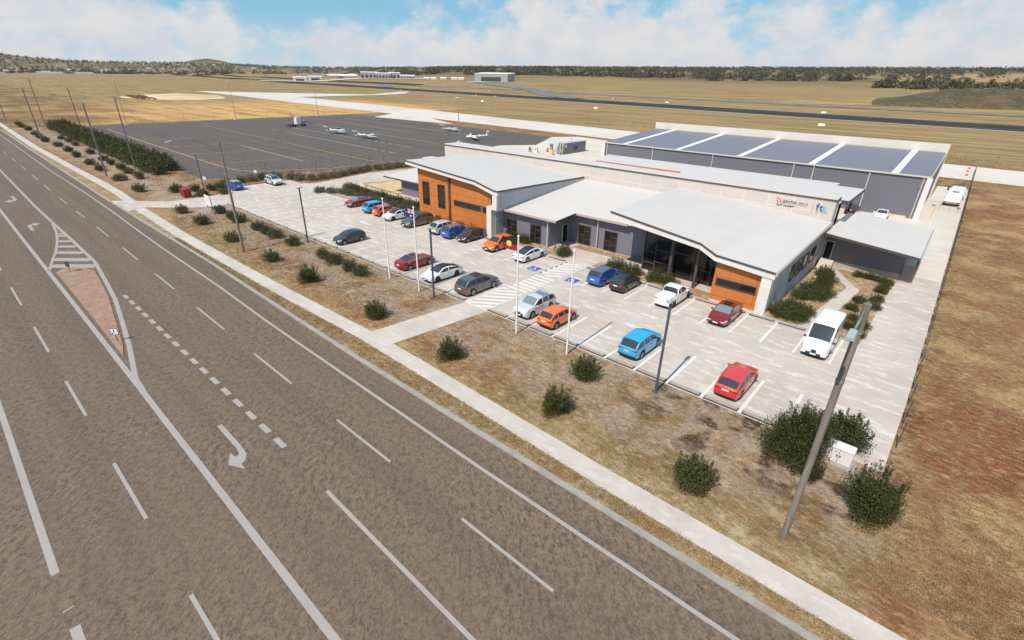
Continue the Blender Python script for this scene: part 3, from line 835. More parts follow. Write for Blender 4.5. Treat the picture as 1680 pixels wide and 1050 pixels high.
# left wing: orange wall
mb = MB()
xs = [-62.15, -55.3, -54.6, -48.9, -46.75]
pts = [(-62.15, 0), (-46.75, 0), (-46.75, under(LF, -46.75, .5)), (-48.7, under(LF, -48.7, .5)), (-62.15, under(LF, -62.15, .5))]
mb.wallp(pts, 48.9, 49.2)
ow = bp(mb, 'wall', ORANGE, 'orange clad front wall of the left wing')
mb = MB(); mb.box(-62.15, -46.9, 49.21, 68.5, 0, 5.4); bp(mb, 'wall', WALLG)
# side wall of the left wing above the middle roof
mb = MB()
mb.wallx([(48.26, mz(48.6) - .1), (68.55, mz(68.55) - .2), (68.55, 5.68), (48.26, 6.4)], -45.12, -44.92)
bp(mb, 'wall', GREYP, 'grey panelled side wall rising above the middle roof')
mb = MB()
mb.box(-45.55, -44.75, 47.86, 48.25, 4.0, 5.95)
mb.box(-46.72, -45.85, 48.0, 48.9, 0, 4.28)
mb.box(-45.84, -44.76, 47.9, 48.9, 3.93, 4.25)
bp(mb, 'column', WCOL, 'white panelled corner column of the left wing')
mb = MB(); mb.box(-45.95, -45.8, 48.91, 50.4, 0, 3.6); bp(mb, 'wall', GREYP)
mb = MB(); mb.box(-55.2, -54.85, 48.72, 48.895, 0, 6.9); bp(mb, 'downpipe', M('rust_brown_pipe', (.10, .05, .03), .5))

def window(x0, x1, y, z0, z1, cols=(.5,), rows=None, depth=.1, fw=.06, frame=FRAMED, parent=None):
    """window in a wall facing -Y; cols: mullion fractions; rows: transom fractions per column"""
    fb = MB()
    fb.box(x0, x1, y - depth, y, z0, z0 + fw); fb.box(x0, x1, y - depth, y, z1 - fw, z1)
    fb.box(x0, x0 + fw, y - depth, y, z0 + fw, z1 - fw); fb.box(x1 - fw, x1, y - depth, y, z0 + fw, z1 - fw)
    xc = [x0 + fw] + [lerp(x0, x1, c) for c in cols] + [x1 - fw]
    for c in xc[1:-1]: fb.box(c - fw / 2, c + fw / 2, y - depth, y, z0 + fw, z1 - fw)
    if rows:
        for k in range(len(xc) - 1):
            for r in rows[k % len(rows)]:
                zr = lerp(z0, z1, r); fb.box(xc[k] + (fw / 2 if k else 0), xc[k + 1] - fw / 2, y - depth + .004, y, zr - fw / 2, zr + fw / 2)
    w = bp(MB().box(x0 + .01, x1 - .01, y - .04, y, z0 + .01, z1 - .01), 'window', GLASSD)
    fr = fb.build('frame', frame); fr.parent = w
    return w
window(-61.1, -59.55, 48.898, 2.1, 5.55, (.5,), [(.28, .62), (.42, .8)])
window(-57.6, -56.05, 48.898, 2.1, 5.55, (.5,), [(.28, .62), (.42, .8)])
window(-54.1, -48.6, 48.898, 2.98, 3.82, (), None, fw=.1)
window(-48.3, -47.2, 48.898, 2.98, 3.82, (), None, fw=.1)
# awning block on the far left
mb = MB(); mb.prism([(-80.3, 55.3), (-62.3, 55.3), (-62.3, 68.5), (-80.3, 68.5)], [2.88, 2.88, 3.9, 3.9], [3.0, 3.0, 4.02, 4.02]); bp(mb, 'roof', ROOFW, 'low white awning roof at the left end')
mb = MB(); mb.box(-80.35, -62.3, 55.18, 55.298, 2.82, 3.04); bp(mb, 'roof_edge', DARKTRIM)
mb = MB(); mb.box(-76.9, -62.3, 56.6, 68.4, 0, 2.9); bp(mb, 'wall', WALLG)
mb = MB(); mb.prism([(-82, 66), (-68.7, 66), (-68.7, 68.4), (-82, 68.4)], 5.0, 5.14); mb.box(-80, -70, 66.2, 68.3, 4.2, 4.98); bp(mb, 'roof', ROOFW)

# middle section walls
mb = MB(); mb.box(-45.79, -37.7, 50.42, 50.7, 0, 3.74); bp(mb, 'wall', WALLG)
mb = MB(); mb.box(-37.92, -37.705, 50.71, 54.6, 0, 3.9); bp(mb, 'wall', WALLG)
mb = MB(); mb.box(-37.7, -24.95, 54.5, 54.75, 0, 4.1); bp(mb, 'wall', WALLG)
for x0, x1 in ((-45.02, -43.3), (-40.9, -39.1)): window(x0, x1, 50.418, .08, 2.55, (.5,), [(.5,), (.3, .72)])
for x0, x1 in ((-35.95, -34.05), (-31.95, -30.1)): window(x0, x1, 54.498, .08, 2.62, (.5,), [(.5,), (.3, .72)])
mb = MB(); mb.box(-37.70, -37.64, 53.2, 54.3, 0.02, 2.35); d = bp(mb, 'door', GLASSD)
fb = MB(); fb.box(-37.70, -37.60, 53.1, 53.2, 0, 2.45); fb.box(-37.70, -37.60, 54.3, 54.4, 0, 2.45); fb.box(-37.70, -37.60, 53.2, 54.3, 2.35, 2.45); f_ = fb.build('frame', FRAMEL); f_.parent = d
for x, y, zt in ((-37.75, 49.95, 3.66), (-32.85, 54.1, 4.0)):
    mb = MB(); mb.cyl((x, y, 0), (x, y, zt), .06, n=8); mb.box(x - .16, x + .16, y - .1, y + .1, zt - .3, zt); bp(mb, 'downpipe', FRAMEL)

# entrance glazing under the folded roof
mb = MB()
mb.wallp([(-24.94, 0), (-15.6, 0), (-15.6, under(RF, -15.6, .2)), (-17.2, under(RF, -17.2, .2)), (-24.94, under(RF, -24.94, .2))], 51.7, 51.78)
g_ = bp(mb, 'window', GLASSD, 'tall dark entrance glazing')
mb = MB()
vx = [-24.9, -23.45, -21.25, -18.95, -17.0, -15.7]
for x in vx: mb.box(x - .05, x + .05, 51.58, 51.699, 0, under(RF, x, .25))
for a, b, zs in ((-24.85, -23.5, (.95, 2.25, 3.65)), (-23.4, -21.3, (1.25, 2.65, 4.0)), (-21.2, -19.0, (2.85,)), (-18.9, -17.05, (1.6, 2.85)), (-16.95, -15.75, (1.05, 2.5))):
    for zz in zs: mb.box(a, b, 51.60, 51.698, zz - .05, zz + .05)
o = mb.build('frame', FRAMED); o.parent = g_
for x in (-20.9, -18.0):
    mb = MB(); mb.box(x - .15, x + .15, 50.0, 50.3, 0, under(RF, x, .2)); bp(mb, 'column', FRAMED)
mb = MB(); mb.wallx([(51.79, 0), (54.49, 0), (54.49, 5.4), (51.79, 5.6)], -24.98, -24.86); bp(mb, 'wall', WALLG)
mb = MB()
mb.wallp([(-24.86, 4.1), (-26.9, 4.1), (-26.9, under(RF, -26.9, .16)), (-24.86, under(RF, -24.86, .16))][::-1], 53.62, 53.7); bp(mb, 'wall', WCOL)
# orange block at the right of the entrance
mb = MB(); mb.wallp([(-15.6, 0), (-11.05, 0), (-11.05, under(RF, -11.05, .6)), (-15.5, under(RF, -15.5, .6))], 48.5, 48.72)
bp(mb, 'wall', ORANGE, 'orange clad wall to the right of the entrance')
mb = MB(); mb.wallx([(48.73, 0), (51.69, 0), (51.69, under(RF, -15.5, .2)), (48.73, under(RF, -15.5, .2))], -15.6, -15.4); bp(mb, 'wall', ORANGE)
window(-15.25, -11.35, 48.498, 1.62, 2.42, (), None, fw=.09)
mb = MB(); mb.box(-11.04, -10.12, 47.9, 48.75, 0, 3.9); bp(mb, 'column', WCOL, 'white column at the right front corner')
# right side wall
mb = MB()
mb.wallx([(48.76, 0), (68.55, 0), (68.55, 4.95), (48.76, 4.2)], -10.3, -10.12); bp(mb, 'wall', GREYP, 'shaded grey panelled side wall')
for y in (50.6, 53.5, 57.8, 60.6, 65.4): bp(MB().box(-10.118, -10.07, y - .04, y + .04, 0, interp([(48.76, 4.2), (68.55, 4.95)], y)), 'wall_trim', FRAMEL)
for y0, y1 in ((54.75, 56.1), (57.0, 58.9), (59.6, 61.4), (62.6, 64.5)):
    w = bp(MB().box(-10.119, -10.08, y0 + .05, y1 - .05, 1.6, 3.2), 'window', M('warm_window_glass', (.10, .075, .035), .12))
    fb = MB(); fb.box(-10.119, -10.03, y0, y0 + .1, 1.5, 3.3); fb.box(-10.119, -10.03, y1 - .1, y1, 1.5, 3.3); fb.box(-10.119, -10.03, y0 + .1, y1 - .1, 1.5, 1.6); fb.box(-10.119, -10.03, y0 + .1, y1 - .1, 3.2, 3.3)
    f_ = fb.build('frame', DARKST); f_.parent = w
# annex on the right
mb = MB()
mb.prism([(-9.8, 65.75), (-.68, 65.75), (-.68, 81.0), (-9.2, 81.0), (-9.2, 73.4), (-9.8, 73.4)], [4.4, 3.5, 3.5, 4.34, 4.34, 4.4], [4.52, 3.62, 3.62, 4.46, 4.46, 4.52])
bp(mb, 'roof', ROOFW, 'white roof of the right annex')
mb = MB(); mb.hexa([(-9.8, 65.62, 4.28), (-.6, 65.62, 3.38), (-.6, 65.74, 3.38), (-9.8, 65.74, 4.28)], [(-9.8, 65.62, 4.54), (-.6, 65.62, 3.64), (-.6, 65.74, 3.64), (-9.8, 65.74, 4.54)]); bp(mb, 'gutter', DARKTRIM)
mb = MB(); mb.box(-.67, -.52, 65.75, 81.05, 3.36, 3.64); bp(mb, 'gutter', MAUVE)
mb = MB(); mb.prism([(-10.0, 68.72), (-1.85, 68.72), (-1.85, 80), (-10.0, 80)], .80, [4.36, 3.56, 3.56, 4.36]); bp(mb, 'wall', WALLG, 'grey blue ribbed annex wall')
mb = MB(); mb.box(-8.45, -1.8, 68.66, 80.1, 0, .80); bp(mb, 'plinth', CONCD)
mb = MB()
for i in range(4): mb.box(-9.95, -8.46, 67.2 + i * .32, 68.7, i * .2, (i + 1) * .2)
bp(mb, 'steps', CONC2)
w = bp(MB().box(-9.78, -9.02, 68.66, 68.718, .85, 2.95), 'door', GLASSD)
fb = MB(); fb.box(-9.88, -9.78, 68.60, 68.718, .8, 3.05); fb.box(-9.02, -8.92, 68.60, 68.718, .8, 3.05); fb.box(-9.78, -9.02, 68.60, 68.718, 2.95, 3.05); f_ = fb.build('frame', FRAMEL); f_.parent = w
# brick-patterned screen under the annex corner
mb = MB(); mb.box(-1.78, -.56, 68.5, 68.62, 0, 1.9); mb.box(-.68, -.56, 68.63, 73, 0, 1.9)
bp(mb, 'screen_wall', panel_mat('lattice_screen', (.34, .27, .26), (.16, .12, .12), .3, .15, .03))
bp(MB().box(-.8, -.66, 68.64, 68.8, 1.9, 3.5), 'column', FRAMED); bp(MB().box(-.8, -.66, 79, 79.15, 0, 3.5), 'column', FRAMED)

# sign lettering on the pale wall
def text_mesh(body, size, loc, mat, name, parent, shear=0., off=0.0, rot=(R(90), 0, 0), ext=.02, align='LEFT', sx=1.0):
    c = bpy.data.curves.new(name, 'FONT'); c.body = body; c.size = size; c.extrude = ext; c.offset = off; c.shear = shear; c.align_x = align
    o = bpy.data.objects.new(name + '_tmp', c); C.objects.link(o)
    dg = bpy.context.evaluated_depsgraph_get()
    me = bpy.data.meshes.new_from_object(o.evaluated_get(dg)); bpy.data.objects.remove(o)
    me.materials.clear(); me.materials.append(mat)
    n = bpy.data.objects.new(name, me); C.objects.link(n)
    n.rotation_euler = rot; n.scale = (sx, 1, 1)
    n.location = Vector(loc) - parent.location; n.parent = parent
    return n
BLK = M('sign_black', (.02, .02, .02), .5); REDS = M('sign_red', (.62, .02, .025), .5); NAVY = M('sign_navy', (.045, .075, .20), .5)
CYAN = M('sign_cyan', (.10, .48, .66), .5); GREYS = M('sign_grey', (.25, .24, .23), .5); OCH = M('sign_ochre', (.45, .30, .15), .5)
yw = 68.585
text_mesh('QANTAS', .42, (-15.72, yw, 6.64), BLK, 'lettering', bld, .2, 0, sx=.93)
text_mesh('GROUP', .38, (-13.92, yw, 6.64), GREYS, 'lettering', bld, 0, .0, sx=.85)
text_mesh('PILOT ACADEMY', .30, (-16.3, yw, 6.16), BLK, 'lettering', bld, 0, 0, sx=.90)
for ch, dx, m_ in (('f', 0, NAVY), ('t', .36, NAVY), ('a', .68, CYAN)): text_mesh(ch, 1.12, (-11.92 + dx, yw, 6.30), m_, 'lettering', bld, 0, .022, sx=.95)
mb = MB(); mb.box(-12.32, -12.29, 68.58, 68.619, 5.92, 7.03); mb.box(-16.3, -12.75, 68.59, 68.619, 6.50, 6.52); bp(mb, 'sign_rule', GREYS)
text_mesh('FLIGHT TRAINING', .155, (-11.88, yw, 6.08), OCH, 'lettering', bld, 0, 0, sx=1.0)
mb = MB()
mb.wallp([(-16.45, 7.10), (-16.22, 7.08), (-15.98, 6.93), (-15.82, 6.62), (-16.38, 6.62), (-16.34, 6.86), (-16.45, 6.98)][::-1], 68.58, 68.619, 0)
mb.wallp([(-16.44, 6.97), (-16.2, 6.93), (-16.05, 6.8), (-15.9, 6.68), (-16.08, 6.70), (-16.16, 6.64), (-16.2, 6.78), (-16.3, 6.86)][::-1], 68.565, 68.579, 1)
bp(mb, 'emblem', [REDS, WHITE])

# ------------------------------------------------------------ hangar
HW = rib_mat("hangar_wall_sheet", (.165, .165, .19), .25, depth=.03, axis='xy', contrast=.2)
HR = rib_mat("hangar_roof_sheet", (.195, .188, .225), .30, depth=.02, axis='x', contrast=.14, rough=.5)
SKYL = M("white_rooflight", (.86, .86, .85), .35)
CREAM = M("cream_trim", (.52, .48, .42), .55)
PARW = M("parapet_sheet", (.62, .58, .53), .55, var=[(.4, (.56, .52, .47), .4, .7)])
hg = empty('hangar', (-34, 105, 0)); tag(hg, 'large blue grey hangar with five white rooflight strips and a high pale parapet', 'hangar')
def hp(mb, name, mat, label=None):
    o = mb.build(name, mat, label=label); o.parent = hg; o.matrix_parent_inverse = Matrix.Translation(hg.location).inverted(); return o
HX0, HX1, HY0, HY1 = -64.0, -3.72, 105.0, 129.6
hz = lambda y: 6.86 + (y - HY0) * (1.55 / 24.6)
mb = MB(); mb.prism([(HX0, HY0), (HX1, HY0), (HX1, HY1), (HX0, HY1)], 0, [hz(HY0) - .12, hz(HY0) - .12, hz(HY1) - .12, hz(HY1) - .12]); hp(mb, 'wall', HW)
mb = MB(); mb.prism([(HX0 - .1, HY0 - .15), (HX1 + .1, HY0 - .15), (HX1 + .1, HY1 - .1), (HX0 - .1, HY1 - .1)], [hz(HY0) - .117, hz(HY0) - .117, hz(HY1) - .117, hz(HY1) - .117], [hz(HY0), hz(HY0), hz(HY1), hz(HY1)]); hp(mb, 'roof', HR)
for x in (-58.77, -46.24, -33.58, -20.9, -8.43):
    xb = x * 1.0
    mb = MB(); w_ = .5
    mb.prism([(x - w_, HY0 - .1), (x + w_, HY0 - .1), (xb + w_, HY1 - .15), (xb - w_, HY1 - .15)], [hz(HY0) + .003, hz(HY0) + .003, hz(HY1) + .003, hz(HY1) + .003], [hz(HY0) + .05, hz(HY0) + .05, hz(HY1) + .05, hz(HY1) + .05])
    hp(mb, 'rooflight', SKYL)
mb = MB(); mb.box(HX0 - .15, HX1 + .2, HY0 - .32, HY0 - .152, 6.66, 6.90); hp(mb, 'gutter', CREAM)
mb = MB(); mb.hexa([(HX1 + .102, HY0 - .15, 6.66), (HX1 + .24, HY0 - .15, 6.66), (HX1 + .24, HY1, 8.2), (HX1 + .102, HY1, 8.2)], [(HX1 + .102, HY0 - .15, 6.9), (HX1 + .24, HY0 - .15, 6.9), (HX1 + .24, HY1, 8.45), (HX1 + .102, HY1, 8.45)]); hp(mb, 'roof_edge', CREAM)
mb = MB(); mb.box(HX0 - .2, HX1 + .3, HY1 + .002, HY1 + .35, 0, 9.95); hp(mb, 'parapet', PARW)
for x in (-63.2, -51.8, -38.65, -23.6, -20.3, -11.8, -4.4):
    mb = MB(); mb.cyl((x, HY0 - .12, 0), (x, HY0 - .12, 6.66), .09, n=8); hp(mb, 'downpipe', CREAM)
hp(MB().box(HX1 - .3, HX1 + .45, HY0 - .55, HY0 - .02, 0, 6.64), 'corner_column', WHITE); hp(MB().box(HX0 - .5, HX0 + .3, HY0 - .4, HY0 - .02, 0, 6.64), 'corner_column', WHITE)
mb = MB(); mb.box(-9.6, -5.0, HY0 - .25, HY0 - .01, 0, .35); mb.box(HX1 + .002, HX1 + .06, 116, 117.2, 0, 2.1); hp(mb, 'base_rail', CREAM)

# ------------------------------------------------------------ vehicles
def paint(name, col, metal=0., rough=.35):
    m = bpy.data.materials.new(name); m.use_nodes = True
    b = m.node_tree.nodes['Principled BSDF']; b.inputs['Base Color'].default_value = (*col, 1)
    b.inputs['Metallic'].default_value = metal; b.inputs['Roughness'].default_value = rough
    b.inputs['Coat Weight'].default_value = .8; b.inputs['Coat Roughness'].default_value = .06
    return m
CG = M('car_glass', (.040, .046, .055), .08, spec=.55)
CGL = M('car_glass_pale', (.16, .21, .22), .08, spec=.6)
TYRE = M('tyre_rubber', (.018, .018, .018), .85)
RIM = M('wheel_alloy', (.45, .45, .46), .35, metal=.8)
RIMD = M('wheel_alloy_dark', (.06, .06, .065), .4, metal=.6)
TRIM = M('black_plastic_trim', (.025, .025, .027), .6)
CHROME = M('bright_trim', (.6, .6, .6), .25, metal=1.)
HEADL = M('headlight_lens', (.62, .64, .66), .12, spec=.7)
TAILL = M('taillight_lens', (.42, .012, .015), .2, spec=.6)
PLW = M('plate_white', (.7, .7, .68), .5); PLY = M('plate_yellow', (.75, .45, .03), .5)
SUNR = M('sunroof_glass', (.012, .014, .018), .12)

CARS = dict(
    sedan=dict(L=4.75, W=1.84, top=[(-2.38, .86), (-2.3, 1.02), (-1.75, 1.08), (-.85, 1.40), (-.2, 1.45), (.35, 1.42), (1.15, 1.02), (1.9, .90), (2.28, .74), (2.38, .62)], belt=[(-2.4, .88), (-1, .96), (1, .92), (2.4, .70)], xr0=-1.75, xr1=-.85, xf1=.35, xf0=1.15, wb=1.40, wr=.335),
    coupe=dict(L=4.7, W=1.84, top=[(-2.35, .84), (-2.2, .98), (-1.9, 1.02), (-.8, 1.34), (-.1, 1.41), (.4, 1.37), (1.2, .98), (1.95, .86), (2.25, .72), (2.35, .6)], belt=[(-2.4, .86), (-1, .95), (1, .90), (2.4, .68)], xr0=-1.9, xr1=-.8, xf1=.4, xf0=1.2, wb=1.38, wr=.34),
    suv=dict(L=4.55, W=1.87, top=[(-2.28, 1.0), (-2.2, 1.12), (-1.72, 1.60), (-1.2, 1.66), (0, 1.68), (.42, 1.63), (1.12, 1.14), (1.9, 1.02), (2.2, .86), (2.28, .72)], belt=[(-2.4, 1.02), (-1, 1.05), (1, 1.02), (2.4, .80)], xr0=-2.2, xr1=-1.72, xf1=.42, xf0=1.12, wb=1.34, wr=.365),
    wagon=dict(L=5.0, W=1.93, top=[(-2.5, 1.0), (-2.42, 1.12), (-1.98, 1.60), (-1.3, 1.70), (0, 1.72), (.5, 1.66), (1.2, 1.16), (2.05, 1.04), (2.4, .88), (2.5, .74)], belt=[(-2.5, 1.04), (-1, 1.08), (1, 1.04), (2.5, .82)], xr0=-2.42, xr1=-1.98, xf1=.5, xf0=1.2, wb=1.48, wr=.38),
    estate=dict(L=4.75, W=1.84, top=[(-2.38, .92), (-2.28, 1.04), (-1.78, 1.44), (-1.1, 1.50), (0, 1.50), (.4, 1.45), (1.2, 1.0), (1.95, .88), (2.3, .74), (2.38, .62)], belt=[(-2.4, .92), (-1, .98), (1, .93), (2.4, .70)], xr0=-2.28, xr1=-1.78, xf1=.4, xf0=1.2, wb=1.40, wr=.34),
    hatch=dict(L=4.1, W=1.78, top=[(-2.05, .95), (-1.97, 1.08), (-1.5, 1.47), (-1.0, 1.52), (-.1, 1.53), (.35, 1.48), (1.02, 1.02), (1.65, .90), (1.97, .76), (2.05, .62)], belt=[(-2.1, .96), (-1, .98), (1, .94), (2.1, .72)], xr0=-1.97, xr1=-1.5, xf1=.35, xf0=1.02, wb=1.25, wr=.33),
    van=dict(L=5.7, W=2.0, top=[(-2.85, 2.30), (-2.8, 2.42), (-2.0, 2.50), (.6, 2.50), (1.15, 2.40), (2.0, 1.36), (2.6, 1.12), (2.80, .92), (2.85, .8)], belt=[(-2.85, 1.30), (1, 1.30), (2.0, 1.2), (2.85, .86)], xr0=-2.85, xr1=-2.85, xf1=1.15, xf0=2.0, wb=1.75, wr=.35),
    pickup=dict(L=5.25, W=1.86, top=[(-2.62, 1.08), (-2.5, 1.14), (-.98, 1.16), (-.92, 1.20), (-.72, 1.70), (-.2, 1.78), (.35, 1.74), (1.1, 1.18), (2.1, 1.06), (2.5, .9), (2.62, .78)], belt=[(-2.62, 1.06), (1, 1.08), (2.62, .84)], xr0=-.92, xr1=-.72, xf1=.35, xf0=1.1, wb=1.6, wr=.385),
)
def make_wheel(root, x, y, r, side, rimmat):
    w = MB()
    prof = [(.0, .60 * r), (.02, .93 * r), (.05, r), (.19, r), (.22, .93 * r), (.22, .55 * r)]
    n = 18; vs = []; fs = []
    for a, rad in prof:
        for k in range(n):
            an = 2 * math.pi * k / n; vs.append((x + rad * math.cos(an), y - side * a, r + rad * math.sin(an)))
    m = len(prof)
    for i in range(m - 1):
        for k in range(n):
            q = (i * n + k, i * n + (k + 1) % n, (i + 1) * n + (k + 1) % n, (i + 1) * n + k); fs.append(q if side < 0 else q[::-1])
    w.add(vs, fs); w.cyl((x, y - side * .06, r), (x, y - side * .2, r), .66 * r, n=n)
    wh = w.build('wheel', TYRE, root, smooth=True)
    h = MB(); h.cyl((x, y - side * .055, r), (x, y - side * .03, r), .17 * r, n=8)
    for k in range(5):
        an = 2 * math.pi * k / 5 + .3; c, s = math.cos(an), math.sin(an)
        p0 = Vector((x + c * .1 * r, y - side * .045, r + s * .1 * r)); p1 = Vector((x + c * .62 * r, y - side * .035, r + s * .62 * r)); t_ = Vector((-s, 0, c)) * .10 * r
        yy = Vector((0, side * .02, 0))
        h.add([p0 - t_ * .8, p0 + t_ * .8, p1 + t_, p1 - t_, p0 - t_ * .8 + yy, p0 + t_ * .8 + yy, p1 + t_ + yy, p1 - t_ + yy], [(0, 1, 2, 3), (4, 5, 6, 7), (0, 1, 5, 4), (1, 2, 6, 5), (2, 3, 7, 6), (3, 0, 4, 7)])
    nn = 16
    vs = []; 
    for rad in (.58 * r, .68 * r):
        for k in range(nn): an = 2 * math.pi * k / nn; vs.append((x + rad * math.cos(an), y + side * .001, r + rad * math.sin(an)))
    h.add(vs, [(k, (k + 1) % nn, nn + (k + 1) % nn, nn + k) for k in range(nn)])
    h.build('rim', rimmat, wh)
    return wh

def make_car(kind, name, label, cat, loc, head, pm, group='cars parked in the bays', rails=False, sunroof=False, trim=False, rim=RIM, plate=PLW, roofmat=None, glass=CG, wipers=False):
    """heading: angle in degrees of the nose from +X"""
    P = CARS[kind]; L, Wd = P['L'], P['W']; h2 = L / 2
    root = empty(name, (loc[0], loc[1], Z3 + .004), R(head)); tag(root, label, cat, group)
    top = lambda x: (interp(P['top'], x - .05) + interp(P['top'], x) * 2 + interp(P['top'], x + .05)) / 4
    xs = set(round(-h2 + .02 + i * (L - .04) / 46, 3) for i in range(47))
    for b in (P['xr0'], P['xr1'], P['xf1'], P['xf0']): xs.add(round(max(-h2 + .02, b), 3))
    ra = P['wr'] + .055
    wx = (-P['wb'] + (.0), P['wb'])
    for w_ in wx:
        for c in (-1, -.93, -.8, -.55, -.25, 0, .25, .55, .8, .93, 1): xs.add(round(w_ + c * ra, 3))
    xs = sorted(xs)
    # drop near duplicates but keep window borders
    keep = [P['xr0'], P['xr1'], P['xf1'], P['xf0']]
    out = [xs[0]]
    for x in xs[1:]:
        if x - out[-1] < .025:
            if any(abs(x - k) < 1e-3 for k in keep): out[-1] = x
            continue
        out.append(x)
    xs = out
    rH = max(p[1] for p in P['top'])
    def ring(x):
        u = abs(x) / h2; hw = Wd / 2 * (1 - .045 * u ** 2 - (.13 if kind != 'van' else .07) * u ** 8)
        t_ = top(x); be = min(interp(P['belt'], x), t_ - .025)
        inc = P['xr0'] - .001 <= x <= P['xf0'] + .001
        f = max(0., min(1., (t_ - be) / (rH - interp(P['belt'], 0)))) if inc or kind == 'van' else 0.
        wr = lerp(hw * .92, Wd / 2 * (.78 if kind != 'van' else .90), f)
        zb = .24 + .10 * max(0, (u - .88) / .12) ** 2
        for w_ in wx:
            d = abs(x - w_)
            if d < ra: zb = max(zb, P['wr'] + math.sqrt(ra * ra - d * d) - .01)
        p3 = be - .15 if kind != 'van' else be - .25
        z1 = zb + .09; z2 = max(.52, z1 + .03); z3 = max(p3, z2 + .02); be = max(be, z3 + .02); t_ = max(t_, be + .02)
        b4 = (hw * .955, be); b7 = (wr, be + (t_ - be) * .90)
        l = lambda q: (lerp(b4[0], b7[0], q), lerp(b4[1], b7[1], q))
        return [(hw * .94, zb), (hw * .99, z1), (hw, z2), (hw * .985, z3), b4, l(.12), l(.90), b7, (wr * .88, t_ - .01), (wr * .45, t_ + .012), (0, t_ + .02)]
    V = [ring(x) for x in xs]; nr = 11
    parts = {}
    def face(nm, ps): parts.setdefault(nm, MB()).add(ps, [tuple(range(len(ps)))])
    for i in range(len(xs) - 1):
        xm = (xs[i] + xs[i + 1]) / 2
        hgt = top(xm) - interp(P['belt'], xm)
        for j in range(nr - 1):
            for sd_ in (1, -1):
                q = [(xs[i], sd_ * V[i][j][0], V[i][j][1]), (xs[i + 1], sd_ * V[i + 1][j][0], V[i + 1][j][1]), (xs[i + 1], sd_ * V[i + 1][j + 1][0], V[i + 1][j + 1][1]), (xs[i], sd_ * V[i][j + 1][0], V[i][j + 1][1])]
                if sd_ > 0: q = q[::-1]
                nm = 'body'
                if j in (8, 9) and P['xf1'] < xm < P['xf0'] - .02: nm = 'windscreen'
                elif j in (8, 9) and P['xr0'] + .02 < xm < P['xr1']: nm = 'rear_window'
                elif j in (8, 9) and roofmat and P['xr1'] <= xm <= P['xf1']: nm = 'roof'
                elif j in (8, 9) and sunroof and -.75 < xm < P['xf1'] - .12 and (j == 9 or sunroof == 2): nm = 'sunroof'
                elif j == 5 and hgt > .17 and P['xr0'] + .12 < xm < P['xf0'] - .12:
                    lim = .30 if kind == 'van' else -9
                    if xm > lim and not any(abs(xm - b) < .05 for b in ((-.15, -1.0) if kind not in ('van', 'coupe', 'pickup') else (-.3,))): nm = 'side_window' + ('L' if sd_ > 0 else 'R')
                elif j == 3 and xm > h2 - .42: nm = 'headlight' + ('L' if sd_ > 0 else 'R')
                elif j == 3 and xm < -h2 + .26: nm = 'taillight' + ('L' if sd_ > 0 else 'R')
                elif j == 0 and (trim or kind == 'van'): nm = 'sill_trim'
                elif j == 1 and trim and any(abs(xm - w_) < ra + .04 for w_ in wx): nm = 'sill_trim'
                face(nm, q)
    for e, i in ((1, len(xs) - 1), (-1, 0)):
        ks = [-1, -.62, -.22, .22, .62, 1]
        rows = []
        for j in range(nr):
            y_, z_ = V[i][j]; bul = .06 if j < 5 else .03
            if j >= 9: bul = .0
            rows.append([(xs[i] + e * (bul * (1 - k * k) + (.035 if j in (1, 2) else 0)), k * y_, z_) for k in ks])
        for j in range(nr - 1):
            for k in range(5):
                q = [rows[j][k], rows[j][k + 1], rows[j + 1][k + 1], rows[j + 1][k]]
                if e < 0: q = q[::-1]
                nm = 'body'
                sl = 'R' if k == 0 else 'L'
                if j == 3 and k in (0, 4): nm = ('headlight' if e > 0 else 'taillight') + sl
                elif e > 0 and j == 2 and 1 <= k <= 3: nm = 'grille'
                elif e > 0 and j == 3 and k == 2: nm = 'grille'
                elif j == 0: nm = 'bumper'
                elif e > 0 and j == 1 and 1 <= k <= 3: nm = 'bumper'
                elif j == 1 and trim: nm = 'bumper'
                face(nm, q)
    mats = dict(body=pm, windscreen=glass, rear_window=CG, roof=roofmat, sunroof=SUNR, sill_trim=TRIM, grille=TRIM, bumper=TRIM)
    for nm, m_ in parts.items():
        base = nm[:-1] if nm[-1] in 'LR' else nm
        mat = mats.get(base) or {'side_window': glass if glass is CGL and kind == 'sedan' else CG, 'headlight': HEADL, 'taillight': TAILL}[base]
        o = m_.build(base, mat, root, smooth=True)
        import bmesh
        bm = bmesh.new(); bm.from_mesh(o.data); bmesh.ops.remove_doubles(bm, verts=bm.verts, dist=.0008)
        bmesh.ops.recalc_face_normals(bm, faces=bm.faces) if base == 'body' else None
        bm.to_mesh(o.data); bm.free()
        try: o.data.set_sharp_from_angle(angle=R(35))
        except Exception: pass
    ub = MB().box(-h2 + .25, h2 - .25, -Wd / 2 + .26, Wd / 2 - .26, .17, .62)
    ub.box(-P['wb'] - ra, -P['wb'] + ra, -Wd / 2 + .12, Wd / 2 - .12, P['wr'] + ra - .06, P['wr'] + ra - .03); ub.box(P['wb'] - ra, P['wb'] + ra, -Wd / 2 + .12, Wd / 2 - .12, P['wr'] + ra - .06, P['wr'] + ra - .03)
    ub.build('underbody', TRIM, root)
    for x in wx:
        for sd_ in (1, -1): make_wheel(root, x, sd_ * (Wd / 2 - .015), P['wr'], sd_, rim)
    # number plates
    zb_ = .62 if kind not in ('sedan', 'coupe', 'estate') else .60
    xr = -h2 - .045
    pz = .78 if kind in ('suv', 'wagon', 'hatch', 'pickup', 'estate') else .66
    MB().box(xr - .03, xr - .005, -.24, .24, pz, pz + .12).build('number_plate', plate, root)
    MB().box(h2 + .075, h2 + .10, -.22, .22, .42, .53).build('number_plate', PLW, root)
